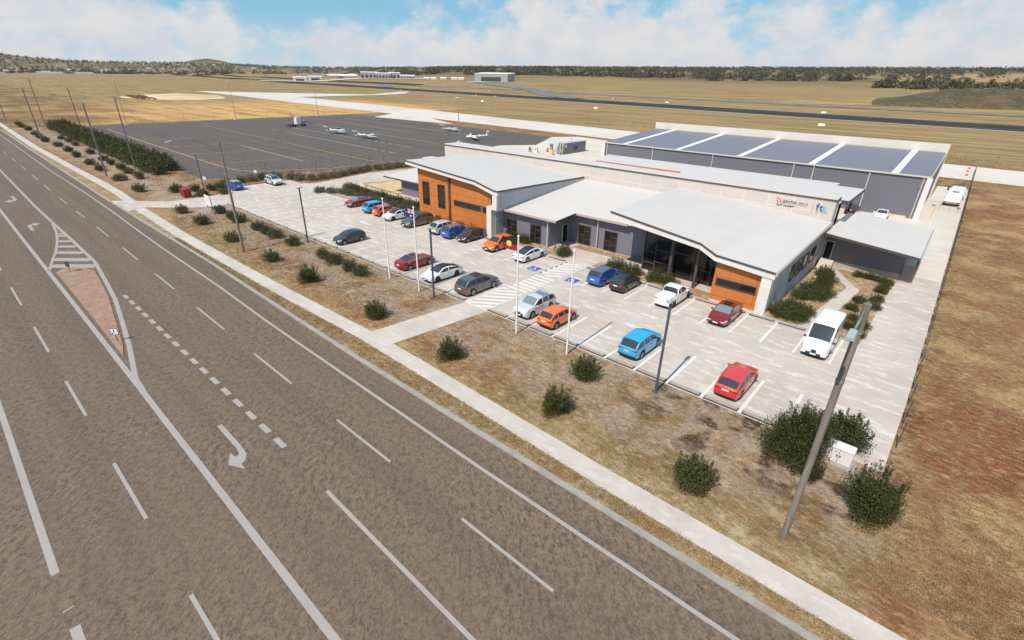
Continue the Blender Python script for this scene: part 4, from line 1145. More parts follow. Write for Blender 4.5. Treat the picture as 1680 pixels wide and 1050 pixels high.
    for sd_ in (1, -1):
        m_ = MB(); x0 = P['xf0'] - .28; z0 = interp(P['belt'], x0) + .02; y0 = Wd / 2 * .95
        m_.add([(x0 - .08, sd_ * y0, z0), (x0 + .06, sd_ * y0, z0), (x0 + .10, sd_ * (y0 + .20), z0 + .02), (x0 - .06, sd_ * (y0 + .22), z0 + .02), (x0 - .06, sd_ * (y0 + .02), z0 + .13), (x0 + .03, sd_ * (y0 + .02), z0 + .12), (x0 + .06, sd_ * (y0 + .18), z0 + .15), (x0 - .05, sd_ * (y0 + .20), z0 + .16)],
               [(0, 1, 2, 3), (4, 5, 6, 7), (0, 1, 5, 4), (1, 2, 6, 5), (2, 3, 7, 6), (3, 0, 4, 7)])
        m_.build('wing_mirror', TRIM if (trim or kind in ('van',)) else pm, root)
    if rails:
        for sd_ in (1, -1):
            m_ = MB(); pts = []
            n_ = 8
            for q in range(n_ + 1):
                x = lerp(P['xr1'] + .1, P['xf1'] - .15, q / n_); rg = ring(x); pts.append((x, sd_ * rg[7][0] * .97, rg[8][1] + .035))
            m_.tube(pts, .018, 5); m_.build('roof_rail', CHROME if rails == 2 else TRIM, root)
    # door shut lines and handles
    m_ = MB()
    for sd_ in (1, -1):
        for x in ((.95, .0 - .12, -1.05) if kind not in ('van', 'coupe') else (1.5, .3) if kind == 'van' else (.95, -.35)):
            if abs(x) > h2 - .4: continue
            rg = ring(x)
            for a, b in ((1, 2), (2, 3), (3, 4)):
                if rg[1][1] > .5 and a == 1: pass
                ya, za = rg[a]; yb, zb2 = rg[b]
                m_.add([(x - .009, sd_ * (ya + .003), za), (x + .009, sd_ * (ya + .003), za), (x + .009, sd_ * (yb + .003), zb2), (x - .009, sd_ * (yb + .003), zb2)], [(0, 1, 2, 3)])
        for x in ((.12, -.95) if kind not in ('coupe',) else (-.2,)):
            rg = ring(x - .05); m_.box(x - .16, x + .02, sd_ * rg[3][0] - .012, sd_ * rg[3][0] + .016, rg[3][1] + .01, rg[3][1] + .04)
    m_.build('door_seam', TRIM, root)
    if kind == 'pickup':
        m_ = MB()
        for sd_ in (1, -1): m_.tube([(-1.35, sd_ * .82, 1.14), (-1.12, sd_ * .74, 1.62), (-1.0, sd_ * .70, 1.64)], .035, 6)
        m_.tube([(-1.12, -.74, 1.62), (-1.12, .74, 1.62)], .035, 6); m_.build('roll_bar', TRIM, root)
        MB().box(-2.56, -1.02, -.80, .80, 1.19, 1.225).build('tonneau_cover', pm, root)
    return root

GUN = paint('paint_dark_grey', (.075, .072, .070), .5, .38); OLG = paint('paint_taupe_grey', (.16, .15, .135), .55, .38); GRY = paint('paint_mid_grey', (.105, .10, .095), .5, .36)
SIL = paint('paint_silver', (.66, .66, .66), .25, .32); WHT = paint('paint_white', (.74, .76, .79), 0, .3); WPU = paint('paint_pure_white', (.82, .82, .82), 0, .35)
RED = paint('paint_deep_red', (.30, .012, .018), .15, .3); REDB = paint('paint_bright_red', (.62, .035, .030), .05, .32); REDB2 = paint('paint_wine_red', (.24, .010, .016), .2, .3)
LBL = paint('paint_sky_blue', (.012, .36, .68), .0, .33); ORG = paint('paint_orange', (.80, .16, .012), .0, .33); BLU = paint('paint_royal_blue', (.006, .115, .48), .2, .3); BLK_ = paint('paint_black', (.028, .028, .030), .3, .3)
HXc = .93
N, S_ = 90, -90
FY = 33.9
make_car('estate', 'parked_car', 'bright red estate with roof rails, rear bumper to the kerb, nearest the camera', 'car', (-7.75, 33.85), N, REDB, rails=2)
make_car('suv', 'parked_car', 'light blue SUV with a yellow plate, alone at the kerb beside the lamp post', 'car', (-15.55, 33.95), N, LBL, plate=PLY, trim=True)
make_car('hatch', 'parked_car', 'small orange hatchback beside the big silver SUV at the kerb', 'car', (-23.55, 33.35), N, ORG, trim=True)
make_car('suv', 'parked_car', 'big silver SUV facing the verge, right of the crossing', 'car', (-26.5, 33.7), S_, SIL, glass=CGL)
make_car('wagon', 'parked_car', 'dark grey large SUV at the kerb just left of the crossing', 'car', (-34.2, 33.75), N, OLG, sunroof=2, rails=2)
make_car('coupe', 'parked_car', 'white sedan with a black glass roof facing the kerb, beside the deep red sedan', 'car', (-39.4, 33.5), S_, WHT, roofmat=SUNR, rim=RIMD)
make_car('sedan', 'parked_car', 'deep red sedan at the kerb beside the first flagpole, rear to the verge', 'car', (-44.45, 33.8), N, RED, sunroof=1, glass=CGL)
make_car('hatch', 'parked_car', 'dark grey hatchback alone on the left of the kerb row, facing the verge', 'car', (-57.8, 33.6), S_, GUN, sunroof=1, trim=True)
BY = 45.3
make_car('sedan', 'parked_car', 'deep red sedan at the far left end of the row before the orange wing', 'car', (-74.6, 46.0), S_, RED, sunroof=1, glass=CGL)
make_car('suv', 'parked_car', 'light blue SUV second from the left in the row before the orange wing', 'car', (-69.2, 45.7), N, LBL, plate=PLY, trim=True)
make_car('hatch', 'parked_car', 'orange red hatchback third from the left in the row before the orange wing', 'car', (-66.5, 45.5), N, paint('paint_red_orange', (.72, .10, .02), 0, .33))
make_car('coupe', 'parked_car', 'white sedan behind the Australian flag, facing the lane', 'car', (-63.2, 45.3), S_, WHT, roofmat=SUNR, rim=RIMD)
make_car('wagon', 'parked_car', 'taupe grey large SUV behind the second flagpole, facing the lane', 'car', (-58.2, 45.2), S_, OLG, sunroof=2, rails=2)
make_car('suv', 'parked_car', 'silver white SUV with its tail to the lane, left of the blue SUV', 'car', (-52.6, 45.5), N, paint('paint_silver_white', (.62, .63, .65), .2, .32), trim=True)
make_car('suv', 'parked_car', 'royal blue SUV with a silver roof, between the silver white SUV and the dark hatchback', 'car', (-50.0, 45.4), N, BLU, roofmat=paint('paint_roof_grey', (.20, .21, .22), .3, .3))
make_car('hatch', 'parked_car', 'dark grey hatchback beside the white corner column, facing the lane', 'car', (-47.3, 45.5), S_, GUN, sunroof=1, trim=True)
make_car('suv', 'parked_car', 'orange SUV behind the black and red flag', 'car', (-42.0, 45.4), S_, ORG, trim=True, rails=1, glass=CG)
make_car('coupe', 'parked_car', 'white coupe in the last bay left of the accessible bay', 'car', (-36.65, 45.2), N, WPU, roofmat=SUNR)
make_car('suv', 'parked_car', 'royal blue SUV right of the accessible bay, beside the black car', 'car', (-25.95, 45.0), N, BLU, roofmat=paint('paint_roof_silver', (.16, .17, .17), .3, .3))
make_car('hatch', 'parked_car', 'black compact SUV between the blue SUV and the glazed entrance shrub', 'car', (-23.3, 44.95), N, BLK_, sunroof=2)
make_car('pickup', 'pickup_truck', 'white pickup with a tonneau cover, tail to the lane in front of the entrance', 'pickup truck', (-18.05, 45.3), N, WPU, rim=RIMD)
make_car('sedan', 'parked_car', 'wine red sedan facing the lane in front of the orange block', 'car', (-12.65, 44.8), S_, REDB2, sunroof=1, glass=CGL)
make_car('van', 'delivery_van', 'tall white delivery van parked beside the garden bed', 'van', (-4.65, 45.0), S_, WPU, rim=RIMD)
make_car('suv', 'parked_car', 'blue SUV nosed into the hedge at the left end of the car park', 'car', (-101.8, 36.7), 180, BLU, roofmat=paint('paint_roof_pale', (.45, .46, .46), .3, .3))
make_car('suv', 'parked_car', 'pale silver SUV at the left end of the car park by the hedge', 'car', (-101.4, 44.1), 0, SIL, sunroof=2, trim=True)
make_car('hatch', 'parked_car', 'black car against the hangar wall, left of the white one', 'car', (-12.4, 102.4), N, BLK_, group='cars parked behind the annex')
make_car('coupe', 'parked_car', 'white coupe against the hangar wall behind the annex', 'car', (-8.0, 101.9), S_, WPU, group='cars parked behind the annex')
make_car('hatch', 'parked_car', 'blue car half hidden under the rear canopy', 'car', (-13.6, 86.5), N, LBL, group='cars parked behind the annex')
# ------------------------------------------------------------ shrubs and hedges
def leaf_mat(name, c1, c2, c3):
    m = bpy.data.materials.new(name); m.use_nodes = True
    t = NT(m.node_tree); b = t.n['Principled BSDF']
    g = t.new('ShaderNodeNewGeometry')
    n = t.noise(g.outputs['Position'], 2.2, 3, .6)
    c = t.mix(t.rng(n, .40, .62), c1, c2)
    c = t.mix(t.rng(g.outputs['Random Per Island'], .55, 1.0, 0, .8, False), c, c3)
    oi = t.new('ShaderNodeObjectInfo').outputs['Random']
    hs = t.new('ShaderNodeHueSaturation'); t.put(hs.inputs['Value'], t.rng(oi, 0, 1, .82, 1.2, False)); t.put(hs.inputs['Color'], c)
    t.put(b.inputs['Base Color'], hs.outputs[0]); b.inputs['Roughness'].default_value = .55
    b.inputs['Specular IOR Level'].default_value = .3
    return m
LEAF = leaf_mat('shrub_leaf', (.050, .055, .013), (.076, .078, .020), (.115, .110, .036))
LEAFD = leaf_mat('dark_shrub_leaf', (.036, .044, .009), (.055, .063, .014), (.076, .082, .022))
LEAFP = leaf_mat('pale_hedge_leaf', (.060, .068, .030), (.10, .105, .055), (.24, .23, .15))
FARL = leaf_mat('far_tree_leaf', (.060, .066, .026), (.105, .098, .040), (.24, .165, .070))
BARK = M('bark', (.12, .085, .06), .9)

def leaf_mesh(name, pts, size, seed, mat, aspect=.55, up=.35):
    rs = np.random.RandomState(seed); n = len(pts)
    a = rs.normal(size=(n, 3)); a[:, 2] += up; a /= np.linalg.norm(a, axis=1)[:, None]
    b = rs.normal(size=(n, 3)); b -= (b * a).sum(1)[:, None] * a; b /= np.linalg.norm(b, axis=1)[:, None]
    c = np.cross(a, b); s = size * rs.uniform(.6, 1.35, n)[:, None]
    v = np.empty((n, 4, 3)); v[:, 0] = pts - b * s * .5; v[:, 2] = pts + b * s * .5
    v[:, 1] = pts + c * s * aspect * .5 + a * s * .08; v[:, 3] = pts - c * s * aspect * .5 + a * s * .08
    me = bpy.data.meshes.new(name); me.vertices.add(4 * n); me.vertices.foreach_set('co', v.reshape(-1))
    me.loops.add(4 * n); me.loops.foreach_set('vertex_index', np.arange(4 * n, dtype=np.int32))
    me.polygons.add(n); me.polygons.foreach_set('loop_start', np.arange(0, 4 * n, 4, dtype=np.int32)); me.polygons.foreach_set('loop_total', np.full(n, 4, dtype=np.int32))
    me.materials.append(mat); me.update(calc_edges=True); return me

def shrub_points(w, h, n, seed, spikes=26, elong=1.0, round_=False):
    rs = np.random.RandomState(seed); out = []
    # lobes spread over the dome, each a blob of leaves; plus spiky shoots on top
    nl = 16
    for i in range(nl):
        a = rs.uniform(0, 2 * np.pi); q = np.sqrt(rs.uniform(0, 1)) * .78
        hz_ = (1 - .60 * q ** 1.6) * rs.uniform(.62, .92)
        c = np.array([np.cos(a) * q * w / 2 * elong, np.sin(a) * q * w / 2, h * hz_ * .62])
        r = np.array([.27 * w * elong ** .4, .27 * w, .34 * h]) * rs.uniform(.75, 1.2)
        m = int(n * .72 / nl); d = rs.normal(size=(m, 3)); d /= np.linalg.norm(d, axis=1)[:, None]; rr = rs.uniform(.55, 1.06, m)[:, None]
        out.append(c + d * rr * r)
    m = int(n * .14); d = rs.normal(size=(m, 3)); d /= np.linalg.norm(d, axis=1)[:, None]; out.append(np.array([0, 0, h * .30]) + d * np.array([w * .42 * elong, w * .42, h * .38]) * rs.uniform(.6, 1, m)[:, None])
    k = int(n * .14 / spikes)
    for i in range(spikes):
        a = rs.uniform(0, 2 * np.pi); q = np.sqrt(rs.uniform(0, 1)) * .9
        c = np.array([np.cos(a) * q * w / 2 * elong, np.sin(a) * q * w / 2, h * (.82 - .5 * q * q)])
        dr = np.array([np.cos(a) * q * .55, np.sin(a) * q * .55, 1.]); dr /= np.linalg.norm(dr)
        L = h * rs.uniform(.14, .34); out.append(c + dr * rs.uniform(0, 1, k)[:, None] * L + rs.normal(size=(k, 3)) * .035 * w / 2)
    p = np.concatenate(out); p[:, 2] = np.abs(p[:, 2]) + .02; return p
def stems(h, w, seed):
    rs = random.Random(seed); mb = MB()
    for i in range(5):
        a = rs.uniform(0, 6.28); mb.tube([(0, 0, 0), (math.cos(a) * w * .12, math.sin(a) * w * .12, h * .35), (math.cos(a) * w * .25, math.sin(a) * w * .25, h * .7)], [.05, .035, .015], 5)
    return mb
PROTO = {}
def proto(key, w, h, n, seed, size, mat, elong=1.0, spikes=26):
    pts = shrub_points(w, h, n, seed, spikes, elong); me = leaf_mesh('foliage', pts, size, seed, mat)
    sm = stems(h, w, seed).build('stem', BARK); sme = sm.data; bpy.data.objects.remove(sm)
    PROTO[key] = (me, sme)
proto('a', 2.1, 1.45, 4200, 1, .105, LEAF); proto('b', 2.1, 1.45, 4200, 2, .105, LEAF); proto('c', 2.2, 1.35, 4200, 3, .105, LEAF)
proto('big', 4.3, 3.1, 24000, 4, .105, LEAFD, 1.0, 46); proto('big2', 3.1, 2.9, 18000, 5, .10, LEAFD, 1.0, 34); proto('mid', 2.05, 1.7, 9500, 6, .085, LEAFD)
proto('mid2', 2.2, 1.55, 9500, 7, .085, LEAFD)
proto('low', 2.0, 1.1, 3000, 8, .11, LEAFP, 1.25); proto('low2', 2.0, 1.15, 3000, 9, .11, LEAFP, 1.3)
proto('tall', 3.6, 3.2, 2600, 10, .26, LEAF, 1.0, 20); proto('tall2', 3.6, 3.2, 2600, 11, .26, LEAF, 1.0, 20)
proto('gar', 2.5, 1.35, 6000, 12, .10, LEAFD, 1.15, 34); proto('gar2', 2.5, 1.4, 6000, 13, .10, LEAFD, 1.1, 34)
def put_shrub(key, x, y, s, label, group=None, sz=None, name='shrub', z=0.0, rot=None):
    if key in ('big', 'big2', 'mid', 'mid2'): sz = s * (1.32 if key[:3] == 'big' else 1.12)
    me, sme = PROTO[key]
    root = empty(name, (x, y, z), rng.uniform(0, 6.28) if rot is None else rot); root.scale = (s, s, sz or s)
    tag(root, label, 'shrub', group)
    o = bpy.data.objects.new('foliage', me); C.objects.link(o); o.parent = root
    o = bpy.data.objects.new('stem', sme); C.objects.link(o); o.parent = root
    return root
ORD = ['first', 'second', 'third', 'fourth', 'fifth', 'sixth', 'seventh', 'eighth', 'ninth', 'tenth', 'eleventh', 'twelfth', 'thirteenth', 'fourteenth', 'fifteenth', 'sixteenth', 'seventeenth', 'eighteenth', 'nineteenth', 'twentieth',
       'twenty-first', 'twenty-second', 'twenty-third', 'twenty-fourth', 'twenty-fifth', 'twenty-sixth', 'twenty-seventh', 'twenty-eighth', 'twenty-ninth', 'thirtieth', 'thirty-first', 'thirty-second', 'thirty-third', 'thirty-fourth', 'thirty-fifth', 'thirty-sixth', 'thirty-seventh', 'thirty-eighth', 'thirty-ninth', 'fortieth']
G1 = 'shrubs on the verge beside the footpath'
put_shrub('big', -2.55, 28.6, .82, 'largest dark shrub, behind the wooden pole and left of the white cabinet', G1, name='shrub')
put_shrub('mid2', -.3, 31.9, 1.25, 'long low dark shrub behind the white electrical cabinet', G1)
put_shrub('mid', -2.3, 31.4, 1.0, 'dark shrub between the largest shrub and the last wheel stop', G1)
put_shrub('mid', -1.35, 27.3, .62, 'small dark shrub at the foot of the white cabinet', G1)
put_shrub('big2', 1.55, 26.3, .80, 'tall rounded dark shrub right of the wooden pole, nearest the fence end', G1)
put_shrub('mid2', -5.95, 22.35, 1.06, 'dark shrub on the verge left of the foot of the big wooden pole', G1)
put_shrub('mid', -15.6, 22.5, .95, 'round dark shrub by the footpath below the light blue SUV', G1)
put_shrub('mid2', -16.6, 27.4, 1.0, 'dark shrub just below the kerb near the light blue SUV', G1)
put_shrub('mid', -25.9, 22.4, .93, 'round dark shrub right of the path that joins the crossing', G1)
put_shrub('mid2', -36.2, 22.8, .92, 'lone dark shrub left of the path that joins the crossing', G1)
put_shrub('mid', -48.7, 22.9, .98, 'dark shrub by the footpath below the deep red sedan and flagpoles', G1)
put_shrub('b', -57.7, 23.1, 1.0, 'dark shrub on the verge right of the wooden lamp pole', G1)
put_shrub('c', -69.0, 23.3, 1.0, 'dark shrub just left of the foot of the wooden lamp pole', G1)
put_shrub('a', -79.9, 23.4, 1.05, 'dark shrub on the verge below the end of the wheel stops', G1)
put_shrub('b', -88.9, 23.7, 1.0, 'first shrub right of the driveway, beside the footpath', G1)
G2 = 'shrubs along the car park kerb'
for i, (x, k) in enumerate([(-46.3, 'a'), (-48.5, 'b'), (-51.9, 'c'), (-54.4, 'a'), (-61.6, 'b'), (-66.5, 'c'), (-69.1, 'a'), (-71.7, 'b'), (-77.6, 'c'), (-80.2, 'a'), (-84.8, 'b')]):
    put_shrub(k, x, 27.75, .88 + .06 * (i % 3), ORD[i] + ' shrub left of the first flagpole in the row under the kerb', G2)
G3 = 'shrubs left of the driveway'
for i, (x, y) in enumerate([(-105.8, 28.3), (-110.8, 23.8), (-124.9, 24.3), (-124.6, 27.4), (-140.3, 24.4), (-151.5, 24.9), (-166, 25.0), (-178.5, 25.6), (-192.6, 25.9), (-206.2, 25.3), (-219, 25.7), (-230.7, 26.3), (-248, 27), (-262, 27), (-275.3, 27.7)]):
    put_shrub('abc'[i % 3], x, y, 1.12, ORD[i] + ' dark shrub left of the driveway, beside the footpath', G3)
for i, (x, y) in enumerate([(-98.6, 33.6), (-99.6, 30.4), (-103.2, 33.2), (-104.6, 30.9), (-104.6, 35.3)]):
    put_shrub('bca'[i % 3], x, y, .95, ['small shrub nearest the rear of the left blue SUV', 'shrub at the foot of the blue lamp post by the white board', 'shrub behind the blue lamp post by the driveway', 'shrub right of the red metal bin', 'shrub touching the front of the left blue SUV'][i], G3)
for i, (x, y) in enumerate([(-132.9, 27.7), (-139, 27.9), (-148, 28.1), (-156, 28.4), (-191.4, 29.6), (-202.2, 29.9), (-212, 29.9), (-170, 28.6)]):
    put_shrub('cab'[i % 3], x, y, 1.0, ORD[i] + ' shrub at the foot of the tall hedge, counted from the driveway', G3)
G4 = 'tall shrubs of the dense hedge beside the apron'
for row in (0, 1):
    for i in range(34):
        t_ = i / 33; x = lerp(-127.5, -252, t_) - row * 3.2; y = lerp(31.6, 34.0, t_) + row * 3.4
        put_shrub('tall' if (i + row) % 2 else 'tall2', x, y, 1.06 - .10 * t_ + .05 * ((i * 7) % 3 - 1), ORD[i] + ' tall shrub from the car park end of the ' + ('front' if row == 0 else 'back') + ' row of the dense hedge', G4, name='hedge_shrub')
G5 = 'low shrubs between car park and apron'
hp_ = [(-106.6, 37.6), (-106.8, 40), (-107, 42.4), (-107.2, 44.8), (-106.5, 47.2), (-103.9, 49.2), (-101.6, 49.9), (-100.2, 51.8), (-99.9, 54.0), (-99.7, 56.4), (-100.2, 58.9), (-100.9, 61.3), (-101.3, 63.8), (-101.8, 66.3), (-101.5, 68.8), (-101.0, 71.3), (-100.6, 73.8), (-100.4, 76.3)]
for i, (x, y) in enumerate(hp_):
    put_shrub('low' if i % 2 else 'low2', x - .3, y, 1.15, ORD[i] + ' low shrub from the driveway end of the hedge before the apron fence', G5, sz=1.3, name='hedge_shrub')
G6 = 'low shrubs of the bed before the orange wing'
a_ = [(-88.4, 46.6), (-86.6, 47.9), (-84.6, 49.2), (-82.6, 49.4)]
b_ = [(-88.0, 52.6), (-85.6, 52.4)]
c_ = [(-79.4 + 2.42 * i, 49.5) for i in range(14)]
d_ = [(-83.4 + 2.42 * i, 51.9) for i in range(16)]
for i, (x, y) in enumerate(a_ + c_):
    put_shrub('low' if i % 2 else 'low2', x, y, 1.05, ORD[i] + ' pale low shrub from the left in the front row before the orange wing', G6, name='hedge_shrub')
for i, (x, y) in enumerate(b_ + d_):
    if x > -46.9: continue
    put_shrub('a' if i % 2 else 'c', x, y - .3, .92 + .05 * (i % 3), ORD[i] + ' darker shrub from the left in the back row against the orange wing', G6, name='hedge_shrub')
G7 = 'shrubs in the beds along the front wall'
for k, x, y, s, lb in [('gar', -34.6, 49.2, .95, 'pale tipped shrub at the right corner of the recessed door bed'), ('gar2', -43.6, 49.5, .9, 'shrub before the left tall window of the grey wall'), ('gar', -41.4, 49.5, .85, 'shrub behind the orange SUV before the grey wall'),
                       ('gar2', -27.0, 49.3, .98, 'left shrub of the bed between crossing and entrance'), ('gar', -25.0, 49.1, .95, 'shrub behind the black compact SUV'), ('gar2', -22.1, 49.1, .95, 'shrub before the left half of the entrance glazing'), ('gar', -20.3, 48.9, .9, 'shrub behind the left corner of the white pickup')]:
    put_shrub(k, x, y, s, lb, G7)
G8 = 'dark shrubs in the garden bed beside the annex'
gl_ = [(-9.0, 49.3), (-7.7, 49.2), (-8.6, 51.2), (-7.6, 51.1), (-8.7, 55.4), (-7.6, 56.0), (-8.5, 57.6), (-7.2, 57.8), (-8.0, 60.7), (-7.9, 62.6), (-8.6, 64.4)]
for i, (x, y) in enumerate(gl_): put_shrub('gar' if i % 2 else 'gar2', x, y, .84, ORD[i] + ' shrub from the van end of the garden bed beside the grey side wall', G8)
gr_ = [(-5.4, 66.9), (-4.4, 67.0), (-3.5, 66.8), (-2.7, 66.3), (-2.6, 64.6), (-2.7, 63.0), (-2.8, 59.8), (-3.9, 58.2), (-2.7, 57.4), (-4.1, 55.6), (-3.5, 52.9), (-3.6, 50.4), (-2.7, 51.6), (-2.6, 49.5)]
for i, (x, y) in enumerate(gr_): put_shrub('gar2' if i % 2 else 'gar', x, y, .56, ORD[i] + ' small shrub right of the garden path, counted from the annex', G8)

# ------------------------------------------------------------ wheel stops
def wheel_stop_mesh():
    mb = MB()
    for k, y in enumerate((-.15, -.05, .05)): mb.hexa([(-.90, y, 0), (.90, y, 0), (.90, y + .055, 0), (-.90, y + .055, 0)], [(-.89, y + .005, .10 + .02 * (k == 1)), (.89, y + .005, .10 + .02 * (k == 1)), (.89, y + .05, .10 + .02 * (k == 1)), (-.89, y + .05, .10 + .02 * (k == 1))])
    o = mb.build('wheel_stop', M('wheel_stop_concrete', (.40, .36, .31), .85, var=[(6, (.30, .27, .23), .4, .7)])); me = o.data; bpy.data.objects.remove(o)
    d = MB().box(-.94, .94, -.215, .17, .0, .06).build('rail', DARKST); dm = d.data; bpy.data.objects.remove(d)
    return me, dm
WSM, WSD = wheel_stop_mesh()
def stop(x, y, label, group, rz=0, s=1.0):
    o = bpy.data.objects.new('wheel_stop', WSM); C.objects.link(o); o.location = (x, y, Z3 + .002); o.rotation_euler = (0, 0, rz); o.scale = (s, 1.15, 1.2); tag(o, label, 'wheel stop', group)
    d = bpy.data.objects.new('rail', WSD); C.objects.link(d); d.parent = o
for i in range(10):
    stop(-28.75 + 2.63 * i, 30.98, ORD[i] + ' wheel stop right of the crossing along the verge kerb', 'wheel stops along the verge kerb', s=1.25)
for i in range(22):
    stop(-34.3 - 2.615 * i, 30.98, ORD[i] + ' wheel stop left of the crossing along the verge kerb', 'wheel stops along the verge kerb', s=1.25)
for i in range(11):
    x = -34.1 if i == 0 else -28.6 + 2.64 * (i - 1)
    if x < -5.6: stop(x, 47.45, ORD[i] + ' wheel stop from the accessible bay along the building side', 'wheel stops on the building side', s=1.2)
for i in range(16):
    x = -86.4 + 2.7 * i
    if x < -37: stop(x, 47.5, ORD[i] + ' wheel stop from the left along the bed before the orange wing', 'wheel stops on the building side', s=1.2)
for i, y in enumerate((39.6, 42.3, 45.0, 47.2)): stop(-103.9, y, ORD[i] + ' wheel stop from the driveway along the left hedge', 'wheel stops by the left hedge', R(90), 1.3)

# ------------------------------------------------------------ poles, flags, lamps
PG = M('weathered_timber', (.205, .18, .15), .85, var=[(1.6, (.13, .11, .09), .38, .68, (3, 3, .25)), (6, (.28, .25, .21), .5, .75, (3, 3, .15))], obj=True)
GP = M('grey_galvanised_pole', (.17, .175, .18), .55, metal=.3, var=[(.8, (.11, .115, .12), .4, .7)], obj=True)
BP = M('blue_grey_pole', (.075, .10, .14), .45, metal=.2); WP = M('white_pole', (.74, .72, .70), .4)
LG = M('lamp_lens', (.33, .38, .38), .3)
def street_lamp(x, y, h, r0, r1, arm, label, mat, up=0.3, group='tall lamp poles', col=None):
    root = empty('street_lamp', (x, y, 0)); tag(root, label, 'street lamp', group)
    MB().cyl((0, 0, 0), (0, 0, h), r0, r1, 14).build('pole', mat, root, smooth=True)
    if arm:
        dx, dy = arm; L = math.hypot(dx, dy); ux, uy = dx / L, dy / L
        pts = [(0, 0, h - 1.2), (ux * L * .25, uy * L * .25, h - .4), (ux * L * .55, uy * L * .55, h + up * .8), (ux * L * .8, uy * L * .8, h + up), (ux * L, uy * L, h + up * .75)]
        m_ = MB(); m_.tube(pts, .04 if h < 14 else .05, 8)
        m_.tube([(0, 0, h - .1), (ux * L * .5, uy * L * .5, h + up * .72)], .015, 5)
        m_.build('arm', GALV, root, smooth=True)
        e = pts[-1]; px, py = -uy, ux
        m_ = MB(); w = .16
        m_.hexa([(e[0] + px * w, e[1] + py * w, e[2] - .1), (e[0] + px * w + ux * .6, e[1] + py * w + uy * .6, e[2] - .16), (e[0] - px * w + ux * .6, e[1] - py * w + uy * .6, e[2] - .16), (e[0] - px * w, e[1] - py * w, e[2] - .1)][::-1],
                [(e[0] + px * w * .7, e[1] + py * w * .7, e[2] + .05), (e[0] + px * w * .7 + ux * .6, e[1] + py * w * .7 + uy * .6, e[2] - .06), (e[0] - px * w * .7 + ux * .6, e[1] - py * w * .7 + uy * .6, e[2] - .06), (e[0] - px * w * .7, e[1] - py * w * .7, e[2] + .05)][::-1])
        m_.build('lamp_head', LG, root)
    for zz in (h * .72, h * .9):
        MB().cyl((0, 0, zz), (0, 0, zz + .12), r1 * 1.12 + .01, n=12).build('band', GALV, root)
    return root
street_lamp(-1.2, 21.9, 12.5, .155, .145, (0, -2.3), 'big wooden lamp pole by the footpath in the right foreground', PG, -.35, 'wooden street lamps along the footpath')
street_lamp(-63.4, 22.3, 12.9, .15, .12, (0, -4.6), 'wooden street lamp on the verge with a long arm over the road', PG, .5, 'wooden street lamps along the footpath')
street_lamp(-132.6, 23.7, 13.8, .16, .13, (0, -4.6), 'street lamp on the verge beside the middle of the tall hedge', GP, .5, 'wooden street lamps along the footpath')
street_lamp(-211.7, 25.0, 14.4, .17, .14, (0, -4.6), 'street lamp on the verge near the far end of the tall hedge', GP, .5, 'wooden street lamps along the footpath')
street_lamp(-296, 26.4, 14.6, .18, .14, (0, -4.6), 'most distant street lamp, at the left edge of the picture', GP, .5, 'wooden street lamps along the footpath')
street_lamp(-139.7, 30.6, 14.7, .15, .11, (0, 1.6), 'tall grey pole standing in the near end of the dense hedge', GP, .1, 'grey floodlight poles in the hedge')
street_lamp(-200, 33.4, 14.7, .16, .12, (0, 2.6), 'tall grey pole standing in the middle of the dense hedge', GP, .1, 'grey floodlight poles in the hedge')
street_lamp(-267.9, 34.3, 16.0, .18, .13, (0, 2.6), 'tall grey pole beyond the far end of the dense hedge', GP, .1, 'grey floodlight poles in the hedge')
def mast(x, y, h, label, r=.16):
    root = empty('floodlight_mast', (x, y, 0)); tag(root, label, 'floodlight mast', 'floodlight masts around the apron')
    MB().cyl((0, 0, 0), (0, 0, h), r, r * .55, 10).build('pole', GALV, root, smooth=True)
    MB().box(-.6, .6, -.6, .6, 0, .3).build('footing', CONC2, root)
    m_ = MB(); m_.box(-1.0, .1, -.16, .16, h - .05, h + .18); m_.box(.1, 1.0, -.05, .05, h, h + .08); m_.build('lamp_head', WHITE, root)
mast(-253.6, 57, 16, 'mast at the left corner of the apron', .14); mast(-256.9, 100, 16.2, 'mast half way along the far edge of the apron', .14); mast(-255.6, 139.8, 16.1, 'mast at the far right corner of the apron', .14); mast(-129.2, 119.9, 13.5, 'mast on the apron behind the left wing of the building')
def lot_lamp(x, y, label):
    root = empty('car_park_lamp', (x, y, 0)); tag(root, label, 'street lamp', 'blue grey car park lamps')
    MB().box(-.07, .07, -.07, .07, 0, 7.0).build('pole', BP, root)
    m_ = MB(); m_.box(-.13, .13, -.35, .42, 7.0, 7.09); m_.build('lamp_head', LG, root)
    MB().box(-.2, .2, -.2, .2, 0, .04).build('base_plate', BP, root)
lot_lamp(-11.7, 29.2, 'blue grey car park lamp right of the light blue SUV'); lot_lamp(-35.9, 29.3, 'blue grey car park lamp before the white sedan and big grey SUV'); lot_lamp(-61.5, 29.7, 'blue grey car park lamp at the left half of the kerb'); lot_lamp(-100.0, 31.0, 'blue grey car park lamp behind the white board at the driveway')

